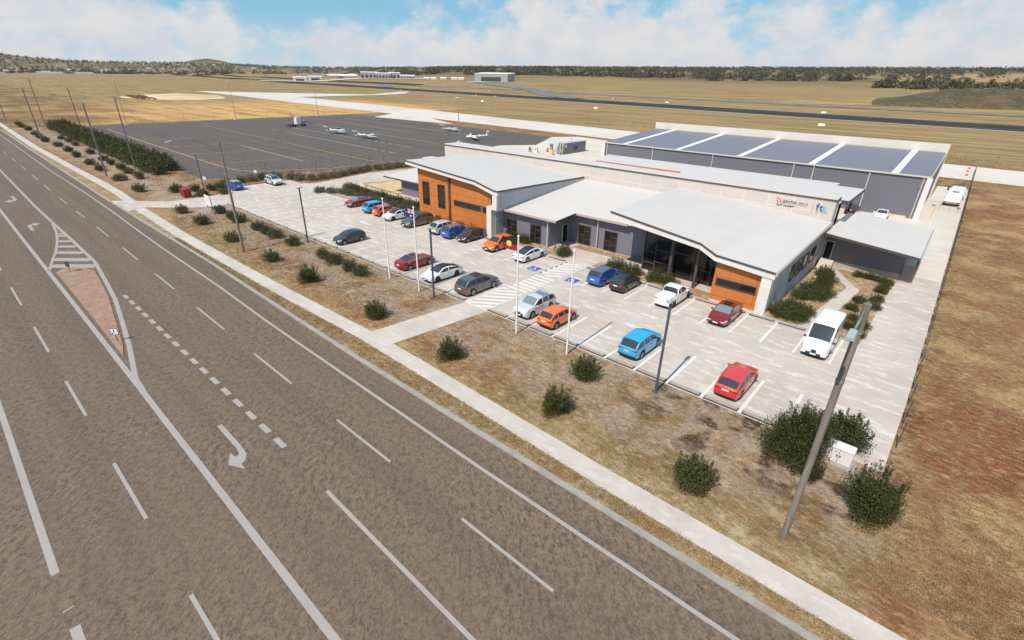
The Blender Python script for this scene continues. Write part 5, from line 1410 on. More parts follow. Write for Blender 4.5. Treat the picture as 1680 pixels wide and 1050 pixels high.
def flagpole(x, y, label, flag=None):
    root = empty('flagpole', (x, y, 0)); tag(root, label, 'flagpole', 'white flagpoles along the verge')
    MB().cyl((0, 0, 0), (0, 0, 8.62), .085, .055, 12).build('pole', WP, root, smooth=True)
    m_ = MB(); m_.cyl((0, 0, 8.62), (0, 0, 8.70), .10, .10, 10); m_.cyl((0, 0, 8.70), (0, 0, 8.80), .07, .02, 10); m_.build('finial', WP, root, smooth=True)
    MB().tube([(-.09, 0, 1.2), (-.08, 0, 8.5)], .008, 4).build('halyard', WP, root)
    return root
flagpole(-43.2, 29.3, 'leftmost white flagpole, without a flag'); flagpole(-38.1, 29.2, 'white flagpole carrying the Australian flag'); flagpole(-24.8, 29.1, 'white flagpole carrying the black, red and yellow flag'); flagpole(-19.5, 29.2, 'rightmost white flagpole, without a flag')
def make_flag(name, px, py, ztop, w, h, fn, mats, label, nx=60, ny=30):
    vs = []; fs = []; mi = []
    for j in range(ny + 1):
        for i in range(nx + 1):
            u = i / nx; v = j / ny
            vs.append((px - .09 - u * w, py + .10 * math.sin(u * 7 + v * 1.5) * u + .03 * math.sin(u * 15), ztop - v * h - .10 * u * u - .03 * math.sin(u * 6)))
    for j in range(ny):
        for i in range(nx):
            a = j * (nx + 1) + i; fs.append((a, a + 1, a + nx + 2, a + nx + 1)); mi.append(fn((i + .5) / nx, (j + .5) / ny))
    me = bpy.data.meshes.new(name); me.from_pydata(vs, [], fs)
    for m_ in mats: me.materials.append(m_)
    me.polygons.foreach_set('material_index', mi); me.polygons.foreach_set('use_smooth', [True] * len(fs)); me.update()
    o = bpy.data.objects.new(name, me); C.objects.link(o); tag(o, label, 'flag')
    return o
FN = M('flag_navy', (.012, .018, .12), .8); FW = M('flag_white', (.75, .75, .75), .8); FR = M('flag_red', (.45, .015, .03), .8); FB = M('flag_black', (.010, .008, .010), .8); FRD = M('flag_crimson', (.28, .012, .03), .8); FY_ = M('flag_yellow', (.80, .55, .02), .8)
def aus(u, v):
    if u < .5 and v < .5:
        a, b = u / .5, v / .5
        if abs(a - .5) < .055 or abs(b - .5) < .11: return 2
        if abs(a - .5) < .10 or abs(b - .5) < .19: return 1
        d = min(abs(a - b), abs(a + b - 1))
        if d < .045: return 2
        if d < .13: return 1
        return 0
    for cx, cy, r in ((.25, .76, .085), (.75, .16, .05), (.63, .42, .05), (.86, .37, .05), (.75, .82, .055), (.80, .53, .03)):
        dx, dy = (u - cx) * 2, v - cy; rr_ = math.hypot(dx, dy)
        if rr_ < r * (1.15 + .45 * math.cos(7 * math.atan2(dy, dx))): return 1
    return 0
def abo(u, v):
    if math.hypot((u - .5) * 1.75, v - .5) < .25: return 2
    return 0 if v < .5 else 1
make_flag('flag', -38.1, 29.2, 8.45, 1.62, .86, aus, [FN, FW, FR], 'Australian flag with the Union Jack and stars, flying from the second flagpole')
make_flag('flag', -24.8, 29.1, 8.40, 1.75, .98, abo, [FB, FRD, FY_], 'black over red flag with a yellow disc, flying from the third flagpole')
FLG = 0

# ------------------------------------------------------------ fences
WIRE = M('fence_wire', (.13, .13, .125), .5)
f = empty('boundary_fence', (2.0, 33.7, 0)); tag(f, 'dark post and wire fence along the right edge of the yard', 'fence')
ys = [33.7 + i * 3.0 for i in range(38)]
for y in ys: MB().cyl((0, y - 33.7, 0), (0, y - 33.7, 1.95), .03, n=6).build('post', DARKST, f)
mb = MB()
for zz in (1.88, .12): mb.tube([(0, 0, zz), (0, 111, zz)], .004, 4)
mb.build('wire', WIRE, f)
def chain_mat():
    m = bpy.data.materials.new('chain_link'); m.use_nodes = True; t = NT(m.node_tree); b = t.n['Principled BSDF']
    b.inputs['Base Color'].default_value = (.14, .135, .125, 1); b.inputs['Roughness'].default_value = .6
    x, y, z = t.xyz(t.pos()); s = t.math('ADD', x, y)
    def ln(a): return t.math('GREATER_THAN', t.math('ABSOLUTE', t.math('SINE', t.math('MULTIPLY', a, math.pi / .09))), .965)
    al = t.math('MAXIMUM', ln(t.math('ADD', s, z)), ln(t.math('SUBTRACT', s, z)))
    t.put(b.inputs['Alpha'], al); return m
CH = chain_mat()
mb = MB(); mb.box(-.006, .006, 52, 111, .05, 1.9); mb.build('chain_link_mesh', CH, f)
g = empty('boundary_fence', (2.0, 145, 0)); tag(g, 'taller grey fence continuing across the taxiway verge behind the white truck', 'fence')
for i in range(14): MB().cyl((0, i * 2.6, 0), (0, i * 2.6, 2.6), .035, n=6).build('post', GALV, g)
MB().box(-.006, .006, 0, 34, .05, 2.5).build('chain_link_mesh', CH, g)
def run_fence(name, pts, step, h, label, tilt=.25, mat=DARKST, mesh=True, wires=(2.3, 1.2)):
    f = empty(name, (pts[0][0], pts[0][1], 0)); tag(f, label, 'fence')
    o0 = Vector((pts[0][0], pts[0][1], 0)); mb = MB(); cnt = 0; pm_ = MB()
    for a, b in zip(pts, pts[1:]):
        A_, B_ = Vector((*a, 0)) - o0, Vector((*b, 0)) - o0; L = (B_ - A_).length; n = max(1, round(L / step)); d = (B_ - A_).normalized(); nn = Vector((-d.y, d.x, 0))
        for i in range(n):
            p = A_ + d * (L * i / n); MB().tube([p, p + Vector((0, 0, h)), p + Vector((0, 0, h + tilt)) + nn * tilt], .035, 6).build('post', mat, f); cnt += 1
        for zz in wires: mb.tube([A_ + Vector((0, 0, zz)), B_ + Vector((0, 0, zz))], .008, 4)
    mb.build('wire', WIRE, f)
    return f
run_fence('apron_fence', [(-252, 30.6), (-121.9, 28.4), (-109.1, 27.1), (-111.1, 33.1), (-111, 38), (-110.4, 42), (-113.2, 48), (-110, 54), (-106.3, 60), (-104.6, 68.5), (-104.3, 80)], 4.6, 2.4, 'dark post and wire fence between the car park and the asphalt apron')
run_fence('apron_fence', [(-262, 44), (-262, 165)], 6, 2.4, 'distant post and wire fence along the far edge of the apron')
run_fence('airfield_fence', [(-250, 236), (-160, 226), (-60, 208), (-8, 204), (70, 200)], 7, 1.9, 'distant low fence in the grass beyond the concrete taxiway')

# ------------------------------------------------------------ small things
# driveway board
root = empty('notice_board', (-88.9, 27.68, 0), R(0)); tag(root, 'white notice board on two legs beside the driveway', 'sign board')
MB().box(-1.25, 1.25, -.04, .04, .55, 2.15).build('panel', WHITE, root)
for x in (-1.1, 1.1): MB().box(x - .05, x + .05, .041, .12, 0, 2.1).build('leg', BP, root)
root.rotation_euler = (0, 0, R(-2))
# red bin
RB_ = M('red_bin_paint', (.33, .030, .022), .55, var=[(1.5, (.22, .02, .016), .4, .7)]); RL_ = M('purple_red_lid', (.22, .025, .06), .5)
root = empty('metal_bin', (-100.6, 28.2, 0), R(0)); tag(root, 'dark red metal bin with a sloping lid beside the driveway', 'bin')
mb = MB(); mb.hexa([(-.85, -.55, .12), (.85, -.55, .12), (.85, .55, .12), (-.85, .55, .12)], [(-.95, -.62, 1.35), (.95, -.62, 1.35), (.95, .62, 1.5), (-.95, .62, 1.5)]); mb.build('body', RB_, root)
mb = MB(); mb.hexa([(-1.0, -.68, 1.352), (1.0, -.68, 1.352), (1.0, .68, 1.502), (-1.0, .68, 1.502)], [(-1.0, -.68, 1.40), (1.0, -.68, 1.40), (1.0, .68, 1.56), (-1.0, .68, 1.56)]); mb.build('lid', RL_, root)
mb = MB()
for x in (-.45, 0, .45): mb.box(x - .02, x + .02, -.64, -.61, .2, 1.25)
mb.build('door_seam', TRIM, root)
for x, y in ((-.7, -.45), (.7, -.45), (-.7, .45), (.7, .45)): MB().cyl((x - .04, y, .08), (x + .04, y, .08), .08, n=10).build('castor', TRIM, root)
# electrical cabinet
root = empty('electrical_cabinet', (-.45, 29.95, 0)); tag(root, 'white double door electrical cabinet on a concrete slab between the big shrubs', 'cabinet')
MB().box(-.66, .66, -.3, .3, .06, 1.0).build('body', WHITE, root)
mb = MB(); mb.hexa([(-.70, -.36, 1.002), (.70, -.36, 1.002), (.70, .34, 1.002), (-.70, .34, 1.002)], [(-.70, -.36, 1.05), (.70, -.36, 1.05), (.70, .34, 1.12), (-.70, .34, 1.12)]); mb.build('lid', WHITE, root)
for s_ in (-1, 1): 
    d = MB().box(min(s_ * .02, s_ * .63), max(s_ * .02, s_ * .63), -.318, -.302, .10, .96).build('door', WHITE, root)
    MB().box(min(s_ * .05, s_ * .12), max(s_ * .05, s_ * .12), -.345, -.319, .48, .60).build('handle', DARKST, d)
MB().box(-.26, -.14, -.322, -.3185, .76, .80).build('warning_label', REDS, root)
MB().box(-.012, .012, -.33, -.303, .08, .98).build('door_seam', DARKST, root)
MB().box(-.95, .95, -.65, .55, 0, .055).build('slab', CONCD, root)
# keep-left signs on the island
def isign(x, y, label, face, back, rz):
    root = empty('traffic_sign', (x, y, 0), rz); tag(root, label, 'traffic sign', 'small signs on the traffic island')
    MB().cyl((0, 0, 0), (0, 0, .95), .03, n=8).build('post', DARKST, root)
    pnl = MB().box(-.28, .28, -.045, -.031, .62, 1.2).build('panel', back, root)
    if face is not None:
        MB().box(-.24, .24, -.052, -.046, .66, 1.16).build('face', face, root)
        mb = MB(); mb.add([(-.02, -.056, 1.08), (.05, -.056, 1.1), (.02, -.056, .9), (-.12, -.056, .78), (-.06, -.056, .73), (-.2, -.056, .70), (-.18, -.056, .84), (-.15, -.056, .80), (-.04, -.056, .9)], [(0, 1, 2, 3, 4, 5, 6, 7, 8)]); mb.build('arrow', BLK, root)
isign(-69.5, 6.5, 'dark backed sign at the hatched end of the traffic island', None, DARKST, R(30)); isign(-47.5, 5.65, 'white keep left sign at the pointed end of the traffic island', FW, DARKST, R(55))
# small white warning plates by the fence
for x, y, lb in ((-106.6, 33.6, 'small white plate in the hedge left of the blue SUV'), (-107.4, 43.4, 'small white plate in the hedge left of the pale silver SUV')):
    root = empty('warning_sign', (x, y, 0), R(20)); tag(root, lb, 'sign', 'small white plates by the fence')
    MB().cyl((0, 0, 0), (0, 0, 1.7), .03, n=6).build('post', DARKST, root); MB().box(-.38, .38, -.05, -.031, 1.5, 2.05).build('panel', WHITE, root); MB().box(-.28, .28, -.056, -.051, 1.7, 1.76).build('text_line', GREYS, root)
# cones on the taxiway
CO = M('cone_red', (.60, .03, .02), .6)
for i, (x, y) in enumerate(((.7, 168), (.65, 175.8), (.75, 182.8))):
    root = empty('traffic_cone', (x, y, 0)); tag(root, ['nearest', 'middle', 'farthest'][i] + ' of three red barrier markers on the concrete taxiway', 'cone', 'red markers across the taxiway')
    MB().box(-.42, .42, -.2, .2, 0, .10).build('base', WHITE, root); mb = MB(); mb.hexa([(-.34, -.15, .101), (.34, -.15, .101), (.34, .15, .101), (-.34, .15, .101)], [(-.22, -.06, .5), (.22, -.06, .5), (.22, .06, .5), (-.22, .06, .5)]); mb.build('body', CO, root)
# white flying-field markers
WM = M('white_marker', (.8, .8, .78), .6)
for i, (x, y, w) in enumerate(((-62.5, 313, 1.5), (-215.75, 337, 1.5), (-232, 486, 1.6), (-90, 447, 1.6), (-437, 590, 1.8), (-330, 335, 1.2))):
    mb = MB(); mb.hexa([(x - w, y - 1, 0), (x + w, y - 1, 0), (x + w, y + 1, 0), (x - w, y + 1, 0)], [(x - w, y - .3, .9), (x + w, y - .3, .9), (x + w, y + .3, .9), (x - w, y + .3, .9)]); o = mb.build('runway_marker', WM)
    tag(o, ['white gable marker in the grass, nearest behind the hangar', 'white marker in the grass above the rear canopy', 'white marker beyond the runway, left of centre', 'white marker beyond the runway above the hangar', 'white marker near the parallel taxiway far left', 'white marker left in the near grass'][i], 'marker', 'white markers beside the runway')
YM = M('yellow_sign', (.75, .42, .02), .6)
for i, (x, y) in enumerate(((-395, 420), (-428, 424), (-600, 452), (-700, 560), (-300, 500), (-520, 540))):
    mb = MB(); mb.box(x - 1.6, x + 1.6, y - .2, y + .2, terrain(x, y) + .3, terrain(x, y) + 1.2); mb.box(x - 1.3, x + 1.3, y - .1, y + .1, terrain(x, y) - .2, terrain(x, y) + .3); tag(mb.build('runway_sign', YM), 'yellow airfield sign, ' + ORD[i] + ' from the runway link', 'sign', 'yellow airfield signs')

# ------------------------------------------------------------ fuel point with container
TG = rib_mat('container_steel', (.20, .205, .22), .35, depth=.03, axis='xy', contrast=.25)
root = empty('fuel_container', (-87.8, 120.3, 0)); tag(root, 'grey ribbed fuel container lettered IOR on the concrete apron', 'container')
MB().box(-2.4, 0, 2.3, 12.9, .1, 3.05).build('body', TG, root); MB().box(-2.45, .05, 2.25, 12.95, 3.052, 3.14).build('roof', M('container_roof', (.48, .51, .56), .5), root)
text_mesh('IOR', 1.25, Vector((-87.78, 126.9, 1.05)), BLK, 'lettering', root, 0, .05, rot=(R(90), 0, R(90)), ext=.02)
for x, y in ((-2.4, 0), (0, 0), (-1.2, 0), (0, 1.15), (-2.4, 1.15)): MB().box(x - .06, x + .06, y - .06, y + .06, .1, 3.3).build('frame_post', WHITE, root)
MB().box(-2.4, 0, 0, 2.29, 0, .1).build('base_frame', WHITE, root); MB().box(-2.0, -.9, .9, 2.0, .1, 2.2).build('pump_unit', GALV, root)
MB().box(-.5, -.25, .9, 1.6, .5, 1.6).build('control_panel', YM, root); MB().cyl((-.4, .5, .1), (-.4, .5, .9), .28, n=12).build('drum', M('blue_drum', (.02, .10, .45), .5), root)
MB().box(-.02, .03, 2.5, 3.2, 1.9, 2.6).build('warning_label', WHITE, root); MB().cyl((-1.2, 7, 3.14), (-1.2, 7, 4.3), .05, n=6).build('vent_pipe', DARKST, root)
for nm, x, y, w, h, m_, lb, ct in (('fuel_cabinet', -94.3, 117.6, .45, 1.8, WHITE, 'narrow white cabinet left of the fuel container', 'cabinet'), ('fuel_pump', -97.2, 118.2, .35, 1.55, GALV, 'grey fuel pump farthest left of the container', 'fuel pump'), ('fuel_pump', -96.2, 127.3, .5, 1.9, GALV, 'grey fuel pump behind the red extinguisher', 'fuel pump')):
    root = empty(nm, (x, y, 0)); tag(root, lb, ct)
    MB().box(-w, w, -w * .6, w * .6, .08, h).build('body', m_, root); MB().box(-w * 1.4, w * 1.4, -w, w, 0, .08).build('base', CONC2, root); MB().box(-w * .5, w * .5, -w * .6 - .03, -w * .6 - .002, h * .6, h * .85).build('display', DARKST, root)
    MB().tube([(w + .02, 0, h * .7), (w + .25, 0, h * .4), (w + .12, 0, .15)], .03, 6).build('hose', TRIM, root)
root = empty('wheelie_bin', (-89.7, 119.3, 0)); tag(root, 'yellow wheelie bin beside the fuel container', 'bin')
mb = MB(); mb.hexa([(-.25, -.25, .1), (.25, -.25, .1), (.25, .25, .1), (-.25, .25, .1)], [(-.33, -.33, 1.1), (.33, -.33, 1.1), (.33, .33, 1.1), (-.33, .33, 1.1)]); mb.build('body', YM, root); MB().box(-.35, .35, -.36, .36, 1.102, 1.18).build('lid', YM, root)
for s_ in (-1, 1): MB().cyl((s_ * .3, .25, .1), (s_ * .36, .25, .1), .1, n=10).build('wheel', TRIM, root)
root = empty('fire_extinguisher', (-94.6, 123.3, 0)); tag(root, 'red wheeled extinguisher near the fuel pumps', 'extinguisher')
MB().cyl((0, 0, .2), (0, 0, 1.2), .2, n=12).build('cylinder', REDS, root, smooth=True); MB().tube([(0, 0, 1.2), (.2, 0, 1.35), (.3, 0, .6)], .03, 6).build('hose', TRIM, root)
for s_ in (-1, 1): MB().cyl((s_ * .22, 0, .2), (s_ * .28, 0, .2), .2, n=12).build('wheel', TRIM, root)
root = empty('aircraft_tow_bar', (-80, 133, 0), R(-20)); tag(root, 'white tow bar lying on the concrete left of the hangar', 'tow bar')
MB().tube([(-5.5, 4.5, .5), (0, 0, .5)], .18, 8).build('bar', WHITE, root); MB().box(-.4, .6, -1.2, 0, .1, 1.5).build('winch', GALV, root)
for s_ in (-1, 1): MB().cyl((s_ * .5, -.5, .25), (s_ * .6, -.5, .25), .25, n=10).build('wheel', TRIM, root)

# ------------------------------------------------------------ white utility truck behind the annex
root = empty('service_truck', (.15, 127.2, 0), R(88)); tag(root, 'white service truck seen from behind in the lane right of the hangar', 'truck', None)
def loft(mb, secs, mi=0):
    """secs: list of (x, [(y, z), ...]) closed rings"""
    n = len(secs[0][1]); vs = [(x, y, z) for x, rg in secs for (y, z) in rg]; fs = []
    for i in range(len(secs) - 1):
        for k in range(n): fs.append((i * n + k, i * n + (k + 1) % n, (i + 1) * n + (k + 1) % n, (i + 1) * n + k))
    fs += [tuple(range(n - 1, -1, -1)), tuple(range((len(secs) - 1) * n, len(secs) * n))]
    return mb.add(vs, fs, mi)
def rrect(w, z0, z1, b=.12): return [(-w + b, z0), (w - b, z0), (w, z0 + b), (w, z1 - b), (w - b, z1), (-w + b, z1), (-w, z1 - b), (-w, z0 + b)]
mb = MB(); loft(mb, [(-5.4, rrect(1.18, .55, 1.35)), (-3.2, rrect(1.22, .55, 2.15, .25)), (-1.2, rrect(1.2, .55, 2.6, .35)), (1.6, rrect(1.0, .7, 2.7, .35)), (1.75, rrect(.95, .7, 2.2, .3))]); mb.build('body', WPU, root, smooth=True)
mb = MB(); loft(mb, [(1.8, rrect(1.15, .6, 2.5, .2)), (3.6, rrect(1.15, .6, 2.5, .3)), (4.4, rrect(1.12, .6, 1.6, .2)), (5.0, rrect(1.05, .6, 1.35, .2))]); mb.build('cab', WPU, root, smooth=True)
mb = MB(); mb.hexa([(3.66, -1.0, 2.3), (4.36, -1.0, 1.66), (4.36, 1.0, 1.66), (3.66, 1.0, 2.3)], [(3.7, -1.0, 2.36), (4.42, -1.0, 1.7), (4.42, 1.0, 1.7), (3.7, 1.0, 2.36)]); mb.build('windscreen', CG, root)
MB().box(-5.55, -5.38, -1.2, 1.2, .5, .85).build('bumper', GALV, root)
for s_ in (-1, 1):
    MB().box(-5.6, -5.55, min(s_ * .7, s_ * 1.1), max(s_ * .7, s_ * 1.1), .6, .8).build('taillight', TAILL, root); MB().box(-5.6, -5.55, min(s_ * .5, s_ * .68), max(s_ * .5, s_ * .68), .6, .8).build('indicator', YM, root)
    m_ = MB(); m_.tube([(3.4, s_ * 1.15, 2.0), (3.5, s_ * 1.55, 2.05)], .03, 6); m_.box(3.42, 3.5, min(s_ * 1.45, s_ * 1.7), max(s_ * 1.45, s_ * 1.7), 1.5, 2.2); m_.build('wing_mirror', TRIM, root)
    for x in (-3.6, -2.6, 3.3): make_wheel(root, x, s_ * 1.18, .48, s_, RIM)
MB().box(-3.3, 1.2, -.5, .5, 2.45, 2.78).build('hatch', WHITE, root); MB().cyl((3.0, 0, 2.5), (3.0, 0, 2.68), .12, n=10).build('beacon', REDS, root)
mb = MB()
for x in (-4.6, -3.7, -1.7, .2): mb.box(x, x + .03, -1.15, 1.15, 2.0 if x > -3.9 else 1.6, 2.02 if x > -3.9 else 1.62)
mb.build('panel_seam', GREYS, root)
# joints and grates on the wash pad, yellow hose
mb = MB(); zz = Z4 + .004
for y in (116.4, 119.2, 121.8, 124.4): mb.poly([(-3.2, y), (1.7, y), (1.7, y + .12), (-3.2, y + .12)], zz)
for x in (-1.4, .1, 1.2): mb.poly([(x, 116.5), (x + .08, 116.5), (x + .08, 126.4), (x, 126.4)], zz)
for x in (-2.6, 1.0): mb.poly([(x, 120), (x + .6, 120), (x + .6, 121.6), (x, 121.6)], zz)
mb.poly([(-2.0, 108.2), (-1.85, 108.2), (-1.85, 118.6), (-2.0, 118.6)], zz, 1)
tag(mb.build('yard_marking', [GREYS, YM]), kind='structure')

# ------------------------------------------------------------ light aircraft
AW = M('aircraft_white', (.78, .78, .76), .3)
AG = M('aircraft_tail_stripe', (.10, .22, .24), .4)
def circ(ry, rz, cz, n=12): return [(ry * math.cos(2 * math.pi * k / n), cz + rz * math.sin(2 * math.pi * k / n)) for k in range(n)]
def wing(mb, stations):
    """stations: (y, x_le, x_te, z, thick)"""
    secs = []
    for y, xl, xt, z, th in stations: secs.append([(xl, y, z), ((xl * .7 + xt * .3), y, z + th * .6), (xt, y, z + th * .1), ((xl * .6 + xt * .4), y, z - th * .4)])
    vs = [p for s in secs for p in s]; fs = []
    for i in range(len(secs) - 1):
        for k in range(4): fs.append((i * 4 + k, i * 4 + (k + 1) % 4, (i + 1) * 4 + (k + 1) % 4, (i + 1) * 4 + k))
    fs += [(3, 2, 1, 0), tuple(range(len(secs) * 4 - 4, len(secs) * 4))]
    mb.add(vs, fs)
def make_plane(loc, head, label):
    root = empty('light_aircraft', (loc[0], loc[1], Z3), R(head)); tag(root, label, 'light aircraft', 'white light aircraft on the apron')
    mb = MB(); loft(mb, [(3.0, circ(.12, .12, 1.05)), (2.7, circ(.36, .34, 1.05)), (1.8, circ(.52, .46, 1.08)), (.6, circ(.62, .62, 1.18)), (-.9, circ(.56, .55, 1.22)), (-2.2, circ(.26, .28, 1.30)), (-4.6, circ(.11, .14, 1.42))]); mb.build('fuselage', AW, root, smooth=True)
    mb = MB(); loft(mb, [(1.35, circ(.25, .12, 1.52)), (.9, circ(.46, .36, 1.55)), (-.2, circ(.50, .44, 1.60)), (-1.2, circ(.25, .18, 1.62))]); mb.build('canopy', CG, root, smooth=True)
    for s_ in (1, -1):
        mb = MB(); wing(mb, [(s_ * .3, 1.0, -.35, .82, .2), (s_ * 3.6, .85, -.25, .98, .16), (s_ * 5.7, .6, -.1, 1.12, .10), (s_ * 5.95, .3, -.2, 1.45, .06)]); mb.build('wing', AW, root, smooth=False)
        mb = MB(); mb.cyl((.0, s_ * 1.25, .85), (-.05, s_ * 1.45, .25), .05, n=6); mb.build('gear_leg', AW, root)
        MB().cyl((-.05, s_ * 1.38, .22), (-.05, s_ * 1.54, .22), .22, n=12).build('wheel', TYRE, root)
    mb = MB(); wing(mb, [(-1.65, -4.55, -5.05, 2.75, .06), (0, -4.35, -5.1, 2.75, .09), (1.65, -4.55, -5.05, 2.75, .06)]); mb.build('tailplane', AW, root)
    mb = MB(); mb.add([(-3.9, -.06, 1.5), (-3.9, .06, 1.5), (-4.75, .05, 1.3), (-4.75, -.05, 1.3), (-4.35, -.04, 2.75), (-4.35, .04, 2.75), (-5.0, .03, 2.75), (-5.0, -.03, 2.75)], [(0, 3, 2, 1), (4, 5, 6, 7), (0, 1, 5, 4), (1, 2, 6, 5), (2, 3, 7, 6), (3, 0, 4, 7)]); mb.build('fin', AW, root)
    mb = MB()
    for s_ in (-1, 1): mb.box(-4.75, -4.35, s_ * .062, s_ * .068, 1.7, 2.4) if s_ > 0 else mb.box(-4.75, -4.35, -.068, -.062, 1.7, 2.4)
    mb.build('tail_stripe', AG, root)
    MB().cyl((2.1, 0, .75), (2.3, 0, .2), .04, n=6).build('nose_gear', AW, root); MB().cyl((2.3, -.07, .18), (2.3, .07, .18), .18, n=10).build('nose_wheel', TYRE, root)
    mb = MB(); mb.hexa([(3.02, -.04, .2), (3.06, -.04, .2), (3.06, .04, .2), (3.02, .04, .2)], [(3.02, -.09, 1.05), (3.06, -.09, 1.05), (3.06, .09, 1.05), (3.02, .09, 1.05)]); mb.hexa([(3.02, -.09, 1.051), (3.06, -.09, 1.051), (3.06, .09, 1.051), (3.02, .09, 1.051)], [(3.02, -.04, 1.9), (3.06, -.04, 1.9), (3.06, .04, 1.9), (3.02, .04, 1.9)]); mb.build('propeller', DARKST, root)
    return root
make_plane((-175.5, 103.0), 88, 'white light aircraft parked left of the others on the apron')
make_plane((-155.8, 102.2), 88, 'second white light aircraft, just right of the leftmost one')
make_plane((-155.3, 140.3), 88, 'farther white light aircraft, left of the tall mast')
make_plane((-130.5, 128.4), 238, 'white light aircraft facing left, nearest the concrete apron')
# mobile access unit
root = empty('mobile_stairs', (-210, 105.5, Z3), R(90)); tag(root, 'white box unit with a folded boom on a wheeled chassis, alone on the apron', 'service vehicle')
MB().box(-1.0, 1.0, -1.1, 1.1, .9, 3.6).build('box_body', WHITE, root); MB().box(-4.6, 3.2, -.25, .25, .55, .85).build('chassis', DARKST, root); MB().box(1.3, 3.0, -1.1, 1.0, .8, 2.2).build('cabin', M('cabin_grey', (.30, .32, .36), .5), root)
mb = MB(); mb.tube([(-.8, 0, 3.6), (-2.4, .8, 4.4), (-1.0, 1.8, 4.0)], .16, 6); mb.build('boom', GALV, root)
mb = MB(); mb.tube([(-1, -1, .7), (-6.2, -2.2, .35)], .1, 6); mb.tube([(-1, 1, .7), (-6.2, -2.2, .35)], .1, 6); mb.build('drawbar', DARKST, root)
for x in (-2.6, -1.6, 2.4):
    for s_ in (-1, 1): MB().cyl((x, s_ * .9, .45), (x, s_ * 1.15, .45), .45, n=12).build('wheel', TYRE, root)

# ------------------------------------------------------------ far airport buildings
FG = M('far_grey_cladding', (.33, .33, .34), .6); FW_ = M('far_white_roof', (.74, .72, .70), .5); FD = M('far_dark_opening', (.05, .05, .055), .6)
def az_place(px, r):
    """ground point at a bearing (degrees left of +Y) and distance"""
    x = -r * math.sin(R(px)); y = r * math.cos(R(px)); return x, y, terrain(x, y)
def far_building(name, az, r, w, d, h, label, cat, bays=3, rot=None, roof=.6, wall=FG, group=None, dark=True):
    x, y, z = az_place(az, r); root = empty(name, (x, y, z - .5), R(az) if rot is None else rot); tag(root, label, cat, group)
    MB().box(-w / 2, w / 2, 0, d, 0, h).build('wall', wall, root)
    mb = MB(); mb.prism([(-w / 2 - .6, -.6), (w / 2 + .6, -.6), (w / 2 + .6, d + .6), (-w / 2 - .6, d + .6)], h + .01, [h + .5, h + .5, h + .5 + roof * 3, h + .5 + roof * 3]); mb.build('roof', FW_, root)
    if dark:
        for b in range(bays):
            cx = lerp(-w / 2, w / 2, (b + .5) / bays); MB().box(cx - w / bays * .30, cx + w / bays * .30, -.15, -.02, .3, h * .62).build('door', FD, root)
    return root
far_building('shed', 62.5, 1440, 32, 30, 8, 'left one of two pale sheds on the far apron', 'shed', 1, wall=M('far_pale_cladding', (.62, .60, .58), .6), group='far airport sheds')
far_building('shed', 61.1, 1440, 32, 30, 8, 'right one of two pale sheds on the far apron', 'shed', 1, wall=M('far_pale_cladding2', (.60, .58, .56), .6), group='far airport sheds')
far_building('terminal_building', 56.0, 1420, 40, 30, 13, 'grey terminal block directly right of the airliner', 'building', 4, group='far terminal blocks')
far_building('terminal_building', 54.6, 1385, 36, 30, 11, 'low terminal block with a white roof, second from the airliner', 'building', 5, group='far terminal blocks')
far_building('terminal_building', 53.5, 1400, 28, 24, 12, 'white roofed terminal block, third from the airliner', 'building', 3, group='far terminal blocks')
far_building('terminal_building', 52.2, 1340, 34, 20, 7, 'long low grey building at the right end of the terminal', 'building', 5, group='far terminal blocks')
far_building('far_hangar', 43.7, 985, 62, 44, 12.5, 'square grey hangar beyond the runway in the middle distance', 'hangar', 1, rot=R(25), roof=.8)
for i, (a, r) in enumerate(((49.6, 1250), (48.6, 1230), (47.5, 1180), (46.8, 1150), (50.3, 1270))):
    far_building('container', a, r, 12, 5, 2.8, ORD[i] + ' small pale container between the terminal and the far hangar', 'container', 1, wall=WHITE, group='containers on the far apron', dark=False)
# far apron slab
mb = MB(); conform(mb, [az_place(66, 1395)[:2], az_place(60, 1375)[:2], az_place(55, 1345)[:2], az_place(50, 1285)[:2]], 46, 1.0, 25); conform(mb, [az_place(46.3, 955)[:2], az_place(40.0, 930)[:2]], 16, .5, 12)
tag(mb.build('far_apron', TAXW), kind='structure')
# airliner
x, y, z = az_place(58.7, 1425); root = empty('airliner', (x, y, z), R(58.7) + R(-6)); tag(root, 'white wide body airliner with a dark green tail at the far terminal', 'airliner')
mb = MB(); loft(mb, [(42, circ(.6, .6, 6.0)), (39.5, circ(2.4, 2.6, 6.3)), (35, circ(3.3, 4.0, 7.0)), (22, circ(3.3, 4.1, 7.1)), (12, circ(3.25, 3.3, 6.4)), (-22, circ(3.2, 3.2, 6.4)), (-34, circ(2.0, 2.0, 7.4)), (-41, circ(.5, .6, 8.6))]); mb.build('fuselage', AW, root, smooth=True)
mb = MB(); wing(mb, [(-38, -18, -23, 8, .6), (-3, 14, -3, 5.2, 1.5), (3, 14, -3, 5.2, 1.5), (38, -18, -23, 8, .6)]); mb.build('wing', AW, root)
mb = MB(); wing(mb, [(-12, -38, -42, 9, .4), (0, -29, -38, 8.4, .8), (12, -38, -42, 9, .4)]); mb.build('tailplane', AW, root)
GRN = M('dark_green_livery', (.012, .075, .070), .4)
mb = MB(); mb.add([(-26, -.4, 9), (-26, .4, 9), (-38, .3, 8.8), (-38, -.3, 8.8), (-38, -.15, 20.5), (-38, .15, 20.5), (-44, .12, 20.5), (-44, -.12, 20.5)], [(0, 3, 2, 1), (4, 5, 6, 7), (0, 1, 5, 4), (1, 2, 6, 5), (2, 3, 7, 6), (3, 0, 4, 7)]); fn = mb.build('fin', GRN, root)
